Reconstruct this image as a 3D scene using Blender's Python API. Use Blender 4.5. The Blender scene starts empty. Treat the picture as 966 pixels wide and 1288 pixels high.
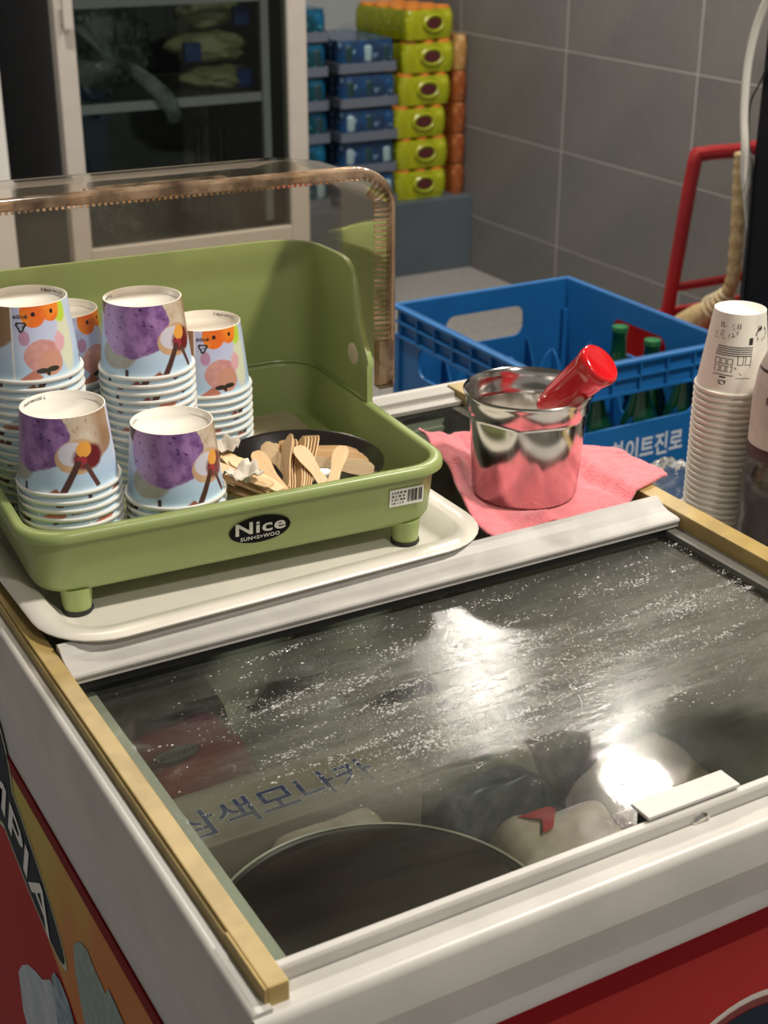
import bpy, math, random
import numpy as np
from mathutils import Matrix, Vector, noise
random.seed(7)
SC = bpy.context.scene
COL = SC.collection
PI = math.pi

# ------------------------------------------------------------------ camera
TOP, CAMH = 0.80, 0.516            # freezer rail height, camera height above it
FPX, CX, CY = 1814.0, 483.0, 644.0
def _ray(p): return np.array([(p[0]-CX)/FPX, -(p[1]-CY)/FPX, -1.0])
_X = _ray((4000, -168)); _X /= np.linalg.norm(_X)
_Y = _ray((-643, -181)); _Y /= np.linalg.norm(_Y)
_Z = np.cross(_X, _Y); _Z /= np.linalg.norm(_Z)
_Y = np.cross(_Z, _X)
ROT = np.array([_X, _Y, _Z])
_d0 = ROT @ _ray((322.8, 1249.4)); _t0 = -CAMH/_d0[2]
CAM = np.array([-_d0[0]*_t0, -_d0[1]*_t0, TOP+CAMH])
def atz(p, z):
    d = ROT @ _ray(p); return Vector(CAM + d*((z-CAM[2])/d[2]))
def aty(p, y):
    d = ROT @ _ray(p); return Vector(CAM + d*((y-CAM[1])/d[1]))
def atx(p, x):
    d = ROT @ _ray(p); return Vector(CAM + d*((x-CAM[0])/d[0]))
cd = bpy.data.cameras.new('camera'); cam = bpy.data.objects.new('camera', cd); COL.objects.link(cam)
cd.sensor_fit = 'HORIZONTAL'; cd.sensor_width = 36.0; cd.lens = 36.0*FPX/966.0
m4 = Matrix([list(ROT[0])+[CAM[0]], list(ROT[1])+[CAM[1]], list(ROT[2])+[CAM[2]], [0, 0, 0, 1]])
cam.matrix_world = m4
cd.dof.use_dof = True; cd.dof.focus_distance = 1.08; cd.dof.aperture_fstop = 17.0
cd.clip_start = 0.02
SC.camera = cam

# ------------------------------------------------------------------ world, lamps, exposure
SC.view_settings.view_transform = 'Standard'; SC.view_settings.look = 'None'
SC.view_settings.exposure = 0.0; SC.view_settings.gamma = 1.0
try: SC.view_settings.use_curve_mapping = False
except Exception: pass
w = bpy.data.worlds.new('world'); SC.world = w; w.use_nodes = True
bgn = w.node_tree.nodes['Background']
bgn.inputs[0].default_value = (1.0, 0.95, 0.88, 1); bgn.inputs[1].default_value = 0.27
CEIL = 2.62
LAMPS = [((2.0, 2.80), 28, .18), ((2.02, 2.02), 24, .18), ((1.20, -0.20), 52, .24), ((0.35, -1.35), 20, .24), ((0.45, 1.9), 30, .2)]
LAMP_NAMES = ['ceiling_ledge_offscreen', 'ceiling_cart_offscreen', 'ceiling_right_offscreen', 'ceiling_aisle_offscreen', 'ceiling_fridge_offscreen']
for ((lx, ly), e, r), lnm in zip(LAMPS, LAMP_NAMES):
    ld = bpy.data.lights.new(lnm, 'AREA'); ld.shape = 'DISK'; ld.size = r; ld.energy = e
    ld.color = (1.0, 0.93, 0.83)
    lo = bpy.data.objects.new(lnm, ld); COL.objects.link(lo); lo.location = (lx, ly, CEIL-0.055)

# ------------------------------------------------------------------ materials
MATS = {}
class NB:
    """tiny node builder"""
    def __init__(s, m):
        s.m = m; s.t = m.node_tree; s.n = s.t.nodes
    def put(s, sock, v):
        if hasattr(v, 'is_linked') or isinstance(v, bpy.types.NodeSocket): s.t.links.new(v, sock)
        else: sock.default_value = v
    def math(s, op, a, b=0.0, c=0.0, clamp=False):
        n = s.n.new('ShaderNodeMath'); n.operation = op; n.use_clamp = clamp
        s.put(n.inputs[0], a); s.put(n.inputs[1], b); s.put(n.inputs[2], c); return n.outputs[0]
    def mix(s, f, a, b):
        n = s.n.new('ShaderNodeMix'); n.data_type = 'RGBA'
        s.put(n.inputs[0], f); s.put(n.inputs[6], a if not isinstance(a, tuple) else (*a[:3], 1)); s.put(n.inputs[7], b if not isinstance(b, tuple) else (*b[:3], 1))
        return n.outputs[2]
    def noise(s, scale, detail=3.0, vec=None, rough=.5):
        n = s.n.new('ShaderNodeTexNoise'); n.inputs['Scale'].default_value = scale; n.inputs['Detail'].default_value = detail; n.inputs['Roughness'].default_value = rough
        if vec is not None: s.t.links.new(vec, n.inputs['Vector'])
        return n.outputs[0]
    def voronoi(s, scale, vec=None):
        n = s.n.new('ShaderNodeTexVoronoi'); n.inputs['Scale'].default_value = scale
        if vec is not None: s.t.links.new(vec, n.inputs['Vector'])
        return n.outputs[0]
    def coord(s, k='Object'):
        return s.n.new('ShaderNodeTexCoord').outputs[k]
    def sep(s, v):
        n = s.n.new('ShaderNodeSeparateXYZ'); s.t.links.new(v, n.inputs[0]); return n.outputs
    def mapping(s, v, scale=(1, 1, 1), rot=(0, 0, 0)):
        n = s.n.new('ShaderNodeMapping'); s.t.links.new(v, n.inputs[0]); n.inputs['Scale'].default_value = scale; n.inputs['Rotation'].default_value = rot; return n.outputs[0]
    def ramp(s, v, lo, hi):
        n = s.n.new('ShaderNodeMapRange'); n.interpolation_type = 'SMOOTHSTEP'; s.put(n.inputs[0], v)
        n.inputs[1].default_value = lo; n.inputs[2].default_value = hi; return n.outputs[0]
    def bump(s, h, strength=.2, dist=.01):
        n = s.n.new('ShaderNodeBump'); n.inputs['Strength'].default_value = strength; n.inputs['Distance'].default_value = dist
        s.t.links.new(h, n.inputs['Height']); return n.outputs[0]
    def ell(s, u, v, cu, cv, ru, rv, soft=.15, rot=0.0, wob=None, wa=.25):
        du = s.math('SUBTRACT', u, cu); dv = s.math('SUBTRACT', v, cv)
        if rot:
            k = .31   # circumference/height ratio is handled by the caller's radii
            c, si = math.cos(rot), math.sin(rot)
            a = s.math('ADD', s.math('MULTIPLY', du, c/ru), s.math('MULTIPLY', dv, si/ru*k))
            b = s.math('ADD', s.math('MULTIPLY', du, -si/rv/k), s.math('MULTIPLY', dv, c/rv))
        else:
            a = s.math('MULTIPLY', du, 1/ru); b = s.math('MULTIPLY', dv, 1/rv)
        r = s.math('ADD', s.math('MULTIPLY', a, a), s.math('MULTIPLY', b, b))
        if wob is not None: r = s.math('ADD', r, s.math('MULTIPLY', s.math('SUBTRACT', wob, .5), wa*2))
        return s.ramp(r, 1+soft, 1-soft)
    def seg(s, u, v, p0, p1, wid, soft=.25, asp=.31):
        """thick line from p0 to p1 (u,v) ; asp converts v to u units"""
        (u0, v0), (u1, v1) = p0, p1
        dx, dy = u1-u0, (v1-v0)*asp; L = math.hypot(dx, dy)
        du = s.math('SUBTRACT', u, u0); dv = s.math('MULTIPLY', s.math('SUBTRACT', v, v0), asp)
        along = s.math('ADD', s.math('MULTIPLY', du, dx/L), s.math('MULTIPLY', dv, dy/L))
        acr = s.math('ABSOLUTE', s.math('ADD', s.math('MULTIPLY', du, -dy/L), s.math('MULTIPLY', dv, dx/L)))
        m = s.ramp(acr, wid*(1+soft), wid*(1-soft))
        m = s.math('MULTIPLY', m, s.ramp(along, -.004, .004)); m = s.math('MULTIPLY', m, s.ramp(along, L+.004, L-.004))
        return m
def newmat(name):
    m = bpy.data.materials.new(name); m.use_nodes = True; MATS[name] = m; return m, m.node_tree.nodes['Principled BSDF']
def mat(name, col, rough=.5, metal=0.0, var=0.0, vscale=20.0, bump=0.0, bscale=60.0, spec=.5, col2=None, trans=0.0, alpha=1.0, coat=0.0, sheen=0.0, sss=0.0):
    m, p = newmat(name); b = NB(m)
    p.inputs['Base Color'].default_value = (*col, 1); p.inputs['Roughness'].default_value = rough; p.inputs['Metallic'].default_value = metal
    p.inputs['Specular IOR Level'].default_value = spec; p.inputs['Transmission Weight'].default_value = trans; p.inputs['Alpha'].default_value = alpha
    p.inputs['Coat Weight'].default_value = coat; p.inputs['Sheen Weight'].default_value = sheen
    if sss: p.inputs['Subsurface Weight'].default_value = sss; p.inputs['Subsurface Radius'].default_value = (.01, .01, .01)
    if var or col2:
        n = b.noise(vscale, 4.0, b.coord()); c2 = col2 or tuple(c*(1-var) for c in col)
        p_in = b.mix(b.ramp(n, .35, .68), col, c2); b.t.links.new(p_in, p.inputs['Base Color'])
    if bump:
        b.t.links.new(b.bump(b.noise(bscale, 3.0, b.coord()), bump, .002), p.inputs['Normal'])
    return m
def thin(name, col, fac_clear=.85, rough=.05, bump=0.0, bscale=40.0, ior=1.45, haze=None):
    """thin clear sheet: transparent + fresnel gloss (+ milky haze)"""
    m = bpy.data.materials.new(name); m.use_nodes = True; MATS[name] = m; b = NB(m); b.n.clear()
    out = b.n.new('ShaderNodeOutputMaterial'); tr = b.n.new('ShaderNodeBsdfTransparent'); tr.inputs[0].default_value = (*col, 1)
    gl = b.n.new('ShaderNodeBsdfGlossy'); gl.inputs['Roughness'].default_value = rough; gl.inputs[0].default_value = (1, 1, 1, 1)
    fr = b.n.new('ShaderNodeFresnel'); fr.inputs[0].default_value = ior
    if bump:
        nb = b.bump(b.noise(bscale, 3.0, b.coord()), bump, .004)
        b.t.links.new(nb, gl.inputs['Normal']); b.t.links.new(nb, fr.inputs['Normal'])
    base = tr.outputs[0]
    if haze:
        df = b.n.new('ShaderNodeBsdfDiffuse'); df.inputs[0].default_value = (*haze[0], 1); tl = b.n.new('ShaderNodeBsdfTranslucent'); tl.inputs[0].default_value = (*haze[0], 1)
        ms0 = b.n.new('ShaderNodeMixShader'); ms0.inputs[0].default_value = .5; b.t.links.new(df.outputs[0], ms0.inputs[1]); b.t.links.new(tl.outputs[0], ms0.inputs[2])
        ms = b.n.new('ShaderNodeMixShader'); b.t.links.new(tr.outputs[0], ms.inputs[1]); b.t.links.new(ms0.outputs[0], ms.inputs[2])
        f = b.math('MULTIPLY', b.ramp(b.noise(haze[2], 4.0, b.coord()), .3, .75), haze[1]); b.t.links.new(f, ms.inputs[0]); base = ms.outputs[0]
    mx = b.n.new('ShaderNodeMixShader'); b.t.links.new(fr.outputs[0], mx.inputs[0]); b.t.links.new(base, mx.inputs[1]); b.t.links.new(gl.outputs[0], mx.inputs[2])
    b.t.links.new(mx.outputs[0], out.inputs[0]); return m

white_pl = mat('white_plastic', (.72, .70, .66), .38, var=.10, vscale=9, spec=.4)
white_rail = mat('white_painted_rail', (.56, .54, .50), .38, var=.12, vscale=14)
lt_band = mat('light_grey_band', (.60, .59, .57), .5, var=.06)
dkred = mat('dark_red_print', (.20, .004, .006), .6, spec=.08)
gold = mat('brass_anodised', (.43, .305, .105), .42, var=.20, vscale=40, spec=.5)
alu = mat('pale_aluminium', (.52, .50, .47), .50, .0, var=.12, vscale=30)
blackp = mat('black_plastic', (.012, .011, .011), .35)
rubber = mat('black_rubber', (.015, .015, .015), .6)
liner = mat('greenish_grey_liner', (.30, .32, .26), .5, var=.1)
chrome = mat('chrome', (.7, .68, .64), .12, 1.0)
green = mat('sage_green_plastic', (.30, .37, .132), .33, var=.06, vscale=8, spec=.5)
cream_btn = mat('cream_plastic', (.62, .52, .36), .4)
tray_w = mat('cream_melamine', (.80, .76, .67), .28, var=.08, vscale=12)
paper_w = mat('white_paper', (.82, .80, .74), .6, var=.04)
paper_base = mat('cup_base_paper', (.86, .82, .73), .65)
ink = mat('black_ink', (.02, .02, .02), .6)
m, p = newmat('birch_wood'); b = NB(m); oi = b.n.new('ShaderNodeObjectInfo').outputs['Random']; nn_ = b.noise(1., 3., b.mapping(b.coord(), (40., 420., 40.)))
b.t.links.new(b.mix(b.ramp(nn_, .3, .75), b.mix(oi, (.84, .64, .40), (.66, .44, .22)), b.mix(oi, (.76, .55, .31), (.56, .36, .17))), p.inputs['Base Color']); p.inputs['Roughness'].default_value = .6; wood_spoon = m
bowl_b = mat('black_melamine', (.012, .010, .009), .22, coat=.3)
steel = mat('stainless_steel', (.62, .60, .57), .16, 1.0, bump=.03, bscale=30)
ice_wat = mat('milky_water', (.55, .52, .45), .25)
redp = mat('red_plastic', (.62, .008, .012), .16, coat=.5, spec=.6)
pink = mat('pink_terry', (.86, .21, .24), .95, var=.16, vscale=60, bump=.7, bscale=420, sheen=.4)
blue = mat('blue_crate_plastic', (.010, .125, .36), .42, var=.14, vscale=7)
white_print = mat('white_print', (.55, .60, .66), .6)
bglass = mat('green_bottle_glass', (.004, .045, .016), .08, coat=.4)
tin = mat('bottle_cap_tin', (.05, .25, .08), .3, .6)
red_steel = mat('red_painted_steel', (.36, .016, .020), .42, var=.2, vscale=12)
straw = mat('straw', (.50, .38, .20), .8, col2=(.36, .25, .11), vscale=90)
black_cab = mat('black_lacquer', (.008, .008, .010), .5, spec=.15)
hose_w = mat('white_hose', (.62, .59, .53), .4)
fr_frame = mat('warm_white_frame', (.50, .46, .41), .45, var=.05)
fr_side = mat('charcoal_side', (.045, .046, .052), .55)
fr_in = mat('fridge_inner', (.13, .135, .135), .6)
fr_shelf = mat('white_wire', (.50, .50, .50), .4)
grout = mat('grout', (.46, .44, .42), .9)
lamp_body = mat('lamp_housing', (.7, .7, .68), .5)
dgrey = mat('ledge_tile', (.075, .095, .115), .45, var=.15, vscale=5)
wall_back_m = mat('back_wall_paint', (.34, .365, .38), .7, var=.1, vscale=3)
ceil_m = mat('ceiling_board', (.42, .41, .39), .8, var=.05, vscale=2)

def tile_mat(name, c, c2, c3, rough):
    m, p = newmat(name); b = NB(m); co = b.coord('Generated'); oi = b.n.new('ShaderNodeObjectInfo').outputs['Random']
    co = b.coord('Object'); n = b.noise(3.0, 6.0, co, .6); n2 = b.noise(35., 3.0, co)
    c_ = b.mix(b.ramp(n, .3, .7), c, c2); c_ = b.mix(b.math('MULTIPLY', b.ramp(n2, .5, .75), .35), c_, c3)
    c_ = b.mix(b.math('MULTIPLY', oi, .25), c_, c3)
    b.t.links.new(c_, p.inputs['Base Color']); p.inputs['Roughness'].default_value = rough
    b.t.links.new(b.bump(n2, .05, .002), p.inputs['Normal']); return m
wall_tile = tile_mat('grey_wall_tile', (.175, .165, .155), (.14, .135, .13), (.20, .195, .19), .5)
m, p = newmat('terrazzo'); b = NB(m); co = b.coord('Object')
c_ = b.mix(b.ramp(b.noise(120., 2.0, co), .42, .6), (.34, .32, .30), (.17, .165, .16)); c_ = b.mix(b.ramp(b.voronoi(90., co), .12, .05), c_, (.5, .49, .46))
c_ = b.mix(b.math('MULTIPLY', b.noise(4., 3., co), .5), c_, (.24, .235, .23))
b.t.links.new(c_, p.inputs['Base Color']); p.inputs['Roughness'].default_value = .4; terrazzo = m

# wet sliding glass: drops and gloss on the upper face, fog on the lower face ---------------
def wet_masks(b):
    co = b.coord('Object'); X, Y, Z = b.sep(co)
    n1 = b.noise(1.0, 6.0, b.mapping(co, (26., 150., 1.), (0, 0, .10)), .66); n2 = b.noise(1.0, 3.0, b.mapping(co, (7., 22., 1.), (0, 0, .12)))
    jy = b.math('SUBTRACT', Y, b.math('MULTIPLY', b.math('SUBTRACT', n2, .5), .07)); jy = b.math('ADD', jy, b.math('MULTIPLY', X, .06))
    front = b.ramp(jy, .118, .165)
    left = b.ramp(b.math('ADD', X, b.math('MULTIPLY', b.math('SUBTRACT', n2, .5), .14)), .05, .17)
    return co, X, Y, n1, n2, front, left
def wet_top(name, amount):
    m = bpy.data.materials.new(name); m.use_nodes = True; b = NB(m); b.n.clear()
    out = b.n.new('ShaderNodeOutputMaterial'); co, X, Y, n1, n2, front, left = wet_masks(b)
    fine = b.voronoi(1000., co); mid = b.voronoi(520., co); big = b.voronoi(230., b.mapping(co, (.6, 1.2, 1.)))
    wet = b.ramp(b.noise(1.0, 6.0, b.mapping(co, (10., 38., 1.), (0, 0, .12)), .65), .40, .60); strk = b.ramp(n1, .53, .62)
    h = b.math('ADD', b.math('MULTIPLY', b.ramp(fine, .32, .02), b.math('ADD', .05, b.math('MULTIPLY', wet, .12))), b.math('MULTIPLY', b.math('MULTIPLY', b.ramp(mid, .34, .04), wet), .42))
    h = b.math('ADD', h, b.math('MULTIPLY', b.math('MULTIPLY', b.ramp(big, .34, .06), strk), 1.0)); h = b.math('ADD', h, b.math('MULTIPLY', n1, .22))
    h = b.math('MULTIPLY', h, b.math('MULTIPLY', b.math('ADD', .10, b.math('MULTIPLY', front, .90)), b.math('ADD', .22, b.math('MULTIPLY', left, .78))))
    h = b.math('MULTIPLY', h, amount)
    tr = b.n.new('ShaderNodeBsdfTransparent'); tr.inputs[0].default_value = (.93, .95, .92, 1)
    gl = b.n.new('ShaderNodeBsdfGlossy'); b.t.links.new(b.math('ADD', .018, b.math('MULTIPLY', b.math('MULTIPLY', front, left), b.math('ADD', .035, b.math('MULTIPLY', wet, .085)))), gl.inputs['Roughness'])
    fr = b.n.new('ShaderNodeFresnel'); fr.inputs[0].default_value = 1.36
    nb = b.bump(h, .9, .0011); b.t.links.new(nb, gl.inputs['Normal']); b.t.links.new(nb, fr.inputs['Normal'])
    m2 = b.n.new('ShaderNodeMixShader'); b.t.links.new(fr.outputs[0], m2.inputs[0]); b.t.links.new(tr.outputs[0], m2.inputs[1]); b.t.links.new(gl.outputs[0], m2.inputs[2])
    b.t.links.new(m2.outputs[0], out.inputs[0]); return m
def wet_fog(name, amount):
    m = bpy.data.materials.new(name); m.use_nodes = True; b = NB(m); b.n.clear()
    out = b.n.new('ShaderNodeOutputMaterial'); co, X, Y, n1, n2, front, left = wet_masks(b)
    n4 = b.noise(1.0, 5.0, b.mapping(co, (14., 60., 1.), (0, 0, .12)), .6); grain = b.noise(700., 2., co)
    f = b.ramp(b.math('ADD', b.math('MULTIPLY', n4, .55), b.math('MULTIPLY', n1, .55)), .40, .68); f = b.math('ADD', .66, b.math('MULTIPLY', f, .34))
    sm = b.math('MAXIMUM', b.ell(X, Y, .268, .243, .072, .0105, .6, wob=n1, wa=1.5), b.ell(X, Y, .232, .150, .026, .006, .6, wob=n1, wa=1.4))
    sm = b.math('MAXIMUM', sm, b.ell(X, Y, .125, .185, .055, .014, .7, wob=n1, wa=1.8)); sm = b.math('MAXIMUM', sm, b.ell(X, Y, .125, .292, .055, .016, .8, wob=n1, wa=1.6))
    f = b.math('MULTIPLY', f, b.math('SUBTRACT', 1.0, b.math('MULTIPLY', sm, .85)))
    f = b.math('MULTIPLY', f, b.math('ADD', .16, b.math('MULTIPLY', front, .84))); f = b.math('MULTIPLY', f, b.math('ADD', .30, b.math('MULTIPLY', left, .70)))
    f = b.math('MULTIPLY', f, b.math('ADD', .45, b.math('MULTIPLY', b.ramp(Y, .352, .26), .55))); f = b.math('MULTIPLY', f, b.math('ADD', .85, b.math('MULTIPLY', grain, .3)))
    f = b.math('MULTIPLY', f, amount)
    tr = b.n.new('ShaderNodeBsdfTransparent'); tr.inputs[0].default_value = (.94, .96, .93, 1)
    df = b.n.new('ShaderNodeBsdfDiffuse'); df.inputs[0].default_value = (.215, .207, .188, 1)
    mx = b.n.new('ShaderNodeMixShader'); b.t.links.new(f, mx.inputs[0]); b.t.links.new(tr.outputs[0], mx.inputs[1]); b.t.links.new(df.outputs[0], mx.inputs[2])
    b.t.links.new(mx.outputs[0], out.inputs[0]); return m
glass_front = [wet_fog('fogged_glass', .74), wet_top('wet_glass', 1.0)]; glass_back = [wet_fog('dry_glass_under', .12), wet_top('dry_glass', .05)]
lid_clear = thin('smoky_clear_plastic', (.86, .80, .72), rough=.08, bump=.10, bscale=14., ior=1.16, haze=((.55, .48, .38), .16, 3.0))
lid_edge = thin('smoky_clear_edge', (.72, .58, .44), rough=.12, ior=1.6, haze=((.78, .60, .42), .60, 40.0))
door_glass = thin('door_glass', (.80, .84, .82), rough=.03, ior=1.35)
film_clear = thin('clear_bag_film', (.90, .91, .92), rough=.12, bump=.6, bscale=60., haze=((.65, .67, .68), .42, 30.))
veg_film = thin('milky_bag_film', (.80, .84, .82), rough=.2, bump=.7, bscale=22., haze=((.66, .72, .70), .75, 14.))
pet = thin('clear_bottle_plastic', (.70, .64, .62), rough=.08, bump=.3, bscale=30., haze=((.40, .33, .31), .55, 14.))

# ------------------------------------------------------------------ mesh helpers
class B:
    def __init__(s): s.v = []; s.f = []; s.mi = []
    def add(s, V, F, mi=0):
        o = len(s.v); s.v += [tuple(p) for p in V]; s.f += [tuple(i+o for i in q) for q in F]; s.mi += [mi]*len(F); return s
    def box(s, x0, x1, y0, y1, z0, z1, mi=0):
        V = [(x, y, z) for z in (z0, z1) for y in (y0, y1) for x in (x0, x1)]
        return s.add(V, [(0, 2, 3, 1), (4, 5, 7, 6), (0, 1, 5, 4), (2, 6, 7, 3), (0, 4, 6, 2), (1, 3, 7, 5)], mi)
    def loft(s, rings, cap0=True, cap1=True, mi=0, closed=True):
        n = len(rings[0]); V = [p for r in rings for p in r]; F = []
        for k in range(len(rings)-1):
            for i in range(n if closed else n-1):
                j = (i+1) % n; F.append((k*n+i, k*n+j, (k+1)*n+j, (k+1)*n+i))
        if cap0: F.append(tuple(range(n-1, -1, -1)))
        if cap1: F.append(tuple((len(rings)-1)*n+i for i in range(n)))
        return s.add(V, F, mi)
    def lathe(s, prof, n=32, c=(0, 0, 0), cap0=False, cap1=False, mi=0):
        rings = [[(c[0]+r*math.cos(2*PI*i/n), c[1]+r*math.sin(2*PI*i/n), c[2]+z) for i in range(n)] for r, z in prof]
        return s.loft(rings, cap0, cap1, mi)
    def tube(s, path, r, n=8, caps=True, mi=0):
        P = [Vector(p) for p in path]; rings = []; up = Vector((0, 0, 1))
        rr = r if isinstance(r, (list, tuple)) else [r]*len(P)
        prev = None
        for i, p in enumerate(P):
            t = (P[min(i+1, len(P)-1)]-P[max(i-1, 0)]).normalized()
            if prev is None: a = t.cross(up if abs(t.z) < .9 else Vector((1, 0, 0))).normalized()
            else: a = (prev - t*prev.dot(t)).normalized()
            prev = a; c = t.cross(a)
            rings.append([p+(a*math.cos(2*PI*k/n)+c*math.sin(2*PI*k/n))*rr[i] for k in range(n)])
        return s.loft(rings, caps, caps, mi)
    def prism(s, poly, axis, a0, a1, mi=0):
        """extrude a 2D polygon along axis: 'x' poly=(y,z); 'y' poly=(x,z); 'z' poly=(x,y)"""
        def P(p, a): return {'x': (a, p[0], p[1]), 'y': (p[0], a, p[1]), 'z': (p[0], p[1], a)}[axis]
        r0 = [P(p, a0) for p in poly]; r1 = [P(p, a1) for p in poly]
        return s.loft([r0, r1], True, True, mi)
def rr(x0, x1, y0, y1, r, z, n=6):
    """rounded rectangle ring, counter-clockwise"""
    out = []
    for cx, cy, a in ((x1-r, y0+r, -PI/2), (x1-r, y1-r, 0), (x0+r, y1-r, PI/2), (x0+r, y0+r, PI)):
        for k in range(n+1):
            t = a+PI/2*k/n; out.append((cx+r*math.cos(t), cy+r*math.sin(t), z))
    return out
def link(o, parent=None, pm=None):
    COL.objects.link(o)
    if parent is not None:
        o.parent = parent
        if pm is not None: o.matrix_parent_inverse = pm
    return o
def mesh(name, b, mats, smooth=False, bevel=0.0, ang=35):
    me = bpy.data.meshes.new(name); me.from_pydata([tuple(p) for p in b.v], [], b.f)
    for m in (mats if isinstance(mats, (list, tuple)) else [mats]): me.materials.append(m)
    for i, pl in enumerate(me.polygons):
        pl.material_index = b.mi[i]
    me.update()
    import bmesh
    bm = bmesh.new(); bm.from_mesh(me); bmesh.ops.recalc_face_normals(bm, faces=bm.faces)
    if bevel:
        es = [e for e in bm.edges if len(e.link_faces) == 2 and e.calc_face_angle(0) > .6]
        bmesh.ops.bevel(bm, geom=es, offset=bevel, segments=2, profile=.6, affect='EDGES', clamp_overlap=True)
    if smooth:
        for f in bm.faces: f.smooth = True
        for e in bm.edges:
            if len(e.link_faces) == 2 and e.calc_face_angle(0) > math.radians(ang): e.smooth = False
    bm.to_mesh(me); bm.free(); return me
def obj(name, b, mats, parent=None, pm=None, smooth=False, bevel=0.0, loc=None, rz=0.0, ang=35):
    me = b if isinstance(b, bpy.types.Mesh) else mesh(name, b, mats, smooth, bevel, ang)
    o = bpy.data.objects.new(name, me)
    if loc is not None: o.location = loc
    if rz: o.rotation_euler = (0, 0, rz)
    return link(o, parent, pm)
def tag(o, label, cat, group=None):
    o['label'] = label; o['category'] = cat
    if group: o['group'] = group
    return o
def struct(o): o['kind'] = 'structure'; return o
class Thing:
    """an Empty at the base; parts may be given in world coordinates (w=True) or local ones"""
    def __init__(s, name, label, cat, loc=(0, 0, 0), rz=0.0, group=None):
        s.o = bpy.data.objects.new(name, None); COL.objects.link(s.o); s.o.empty_display_size = .05
        s.o.location = loc; s.o.rotation_euler = (0, 0, rz); tag(s.o, label, cat, group)
        s.inv = (Matrix.Translation(Vector(loc)) @ Matrix.Rotation(rz, 4, 'Z')).inverted()
    def part(s, name, b, mats, w=True, parent=None, **k):
        return obj(name, b, mats, parent or s.o, s.inv if (w and parent is None) else None, **k)
def copy_thing(o, loc=None, rz=None):
    c = o.copy(); COL.objects.link(c)
    if loc is not None: c.location = loc
    if rz is not None: c.rotation_euler = (0, 0, rz)
    for ch in o.children:
        d = ch.copy(); COL.objects.link(d); d.parent = c
    return c
def text2d(body, size, align='CENTER', bold=0.0, shear=0.0, space=1.0):
    """text as flat 2D vertices and faces, centred"""
    c = bpy.data.curves.new('text', 'FONT'); c.body = body; c.size = size; c.align_x = align; c.align_y = 'CENTER'; c.offset = bold; c.shear = shear; c.space_character = space
    c.resolution_u = 3
    o = bpy.data.objects.new('text', c); COL.objects.link(o)
    dg = bpy.context.evaluated_depsgraph_get(); me = bpy.data.meshes.new_from_object(o.evaluated_get(dg))
    V = [(v.co.x, v.co.y) for v in me.vertices]; F = [tuple(p.vertices) for p in me.polygons]
    bpy.data.objects.remove(o); bpy.data.curves.remove(c); bpy.data.meshes.remove(me)
    return V, F
def place2d(b, VF, org, ex, ey, mi=0):
    V, F = VF; org, ex, ey = Vector(org), Vector(ex), Vector(ey)
    b.add([org+ex*x+ey*y for x, y in V], F, mi)
def ellipse2d(rx, ry, n=40):
    return [(rx*math.cos(2*PI*i/n), ry*math.sin(2*PI*i/n)) for i in range(n)], [tuple(range(n))]

# ================================================================== SETTING
XW, YW = 2.519, 4.25
b = B().box(-3.2, XW+.1, -2.6, YW+.1, -.08, -.004); floor = struct(obj('floor', b, grout))
ft = mesh('floor_tile', B().box(-.298, .298, -.298, .298, -.01, 0), terrazzo, bevel=.002)
for i in range(-2, 9):
    for j in range(0, 14):
        cx, cy = XW-.3-.6*i, YW-.3-.6*j
        if cy < -2.3 or cx < -2.8 or cx > XW: continue
        o = bpy.data.objects.new('floor_tile', ft); o.location = (cx, cy, 0); link(o, floor)
wr = struct(obj('wall_right', B().box(XW+.0010, XW+.12, -2.6, YW+.1, 0, CEIL), grout))
wt = mesh('wall_tile', B().box(0, .02, -.2985, .2985, -.1488, .1488), wall_tile, bevel=.0008)
for k in range(0, 9):
    zc = .181-.151+.302*k
    for j in range(0, 11):
        yc = 3.2+.3+.602*1-.602*j
        if yc > YW+.1: continue
        o = bpy.data.objects.new('wall_tile', wt); y1_ = min(yc+.2985, YW-.001); z0_ = max(zc-.1488, .001)
        o.location = (XW, (yc-.2985+y1_)/2, (z0_+zc+.1488)/2); o.scale = (1, (y1_-yc+.2985)/.597, (zc+.1488-z0_)/.2976); link(o, wr)
struct(obj('wall_back', B().box(-3.2, XW, YW, YW+.1, 0, CEIL), wall_back_m))
struct(obj('ceiling', B().box(-3.2, XW+.1, -2.6, YW+.1, CEIL, CEIL+.06), ceil_m))
lb = B().box(1.7, XW, 3.70, YW, 0, .252)
struct(obj('trim_1', lb, dgrey, bevel=.004))
names = ['round ceiling lamp over the gap between fridge and tiled wall', 'round ceiling lamp over the red cart by the tiled wall', 'large round ceiling lamp over the bottle at the freezer end', 'large round ceiling lamp over the aisle before the freezer', 'round ceiling lamp in front of the glass door fridge']
for ((lx, ly), e, r), nm in zip(LAMPS, names):
    t = Thing('ceiling_lamp', nm, 'lamp', (lx, ly, CEIL), 0, 'round ceiling lamps')
    t.part('housing', B().lathe([(.02, 0), (r*.62, 0), (r*.62, -.05), (r*.53, -.05), (r*.53, -.035), (.0001, -.035)], 40), lamp_body, w=False, smooth=True)

# ================================================================== CHEST FREEZER
fz = Thing('chest_freezer', 'low chest freezer with sliding glass top and red printed sides', 'freezer', (.295, .37, 0))
FX0, FX1, FY0, FY1 = -.0008, .596, .003, .746
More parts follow.
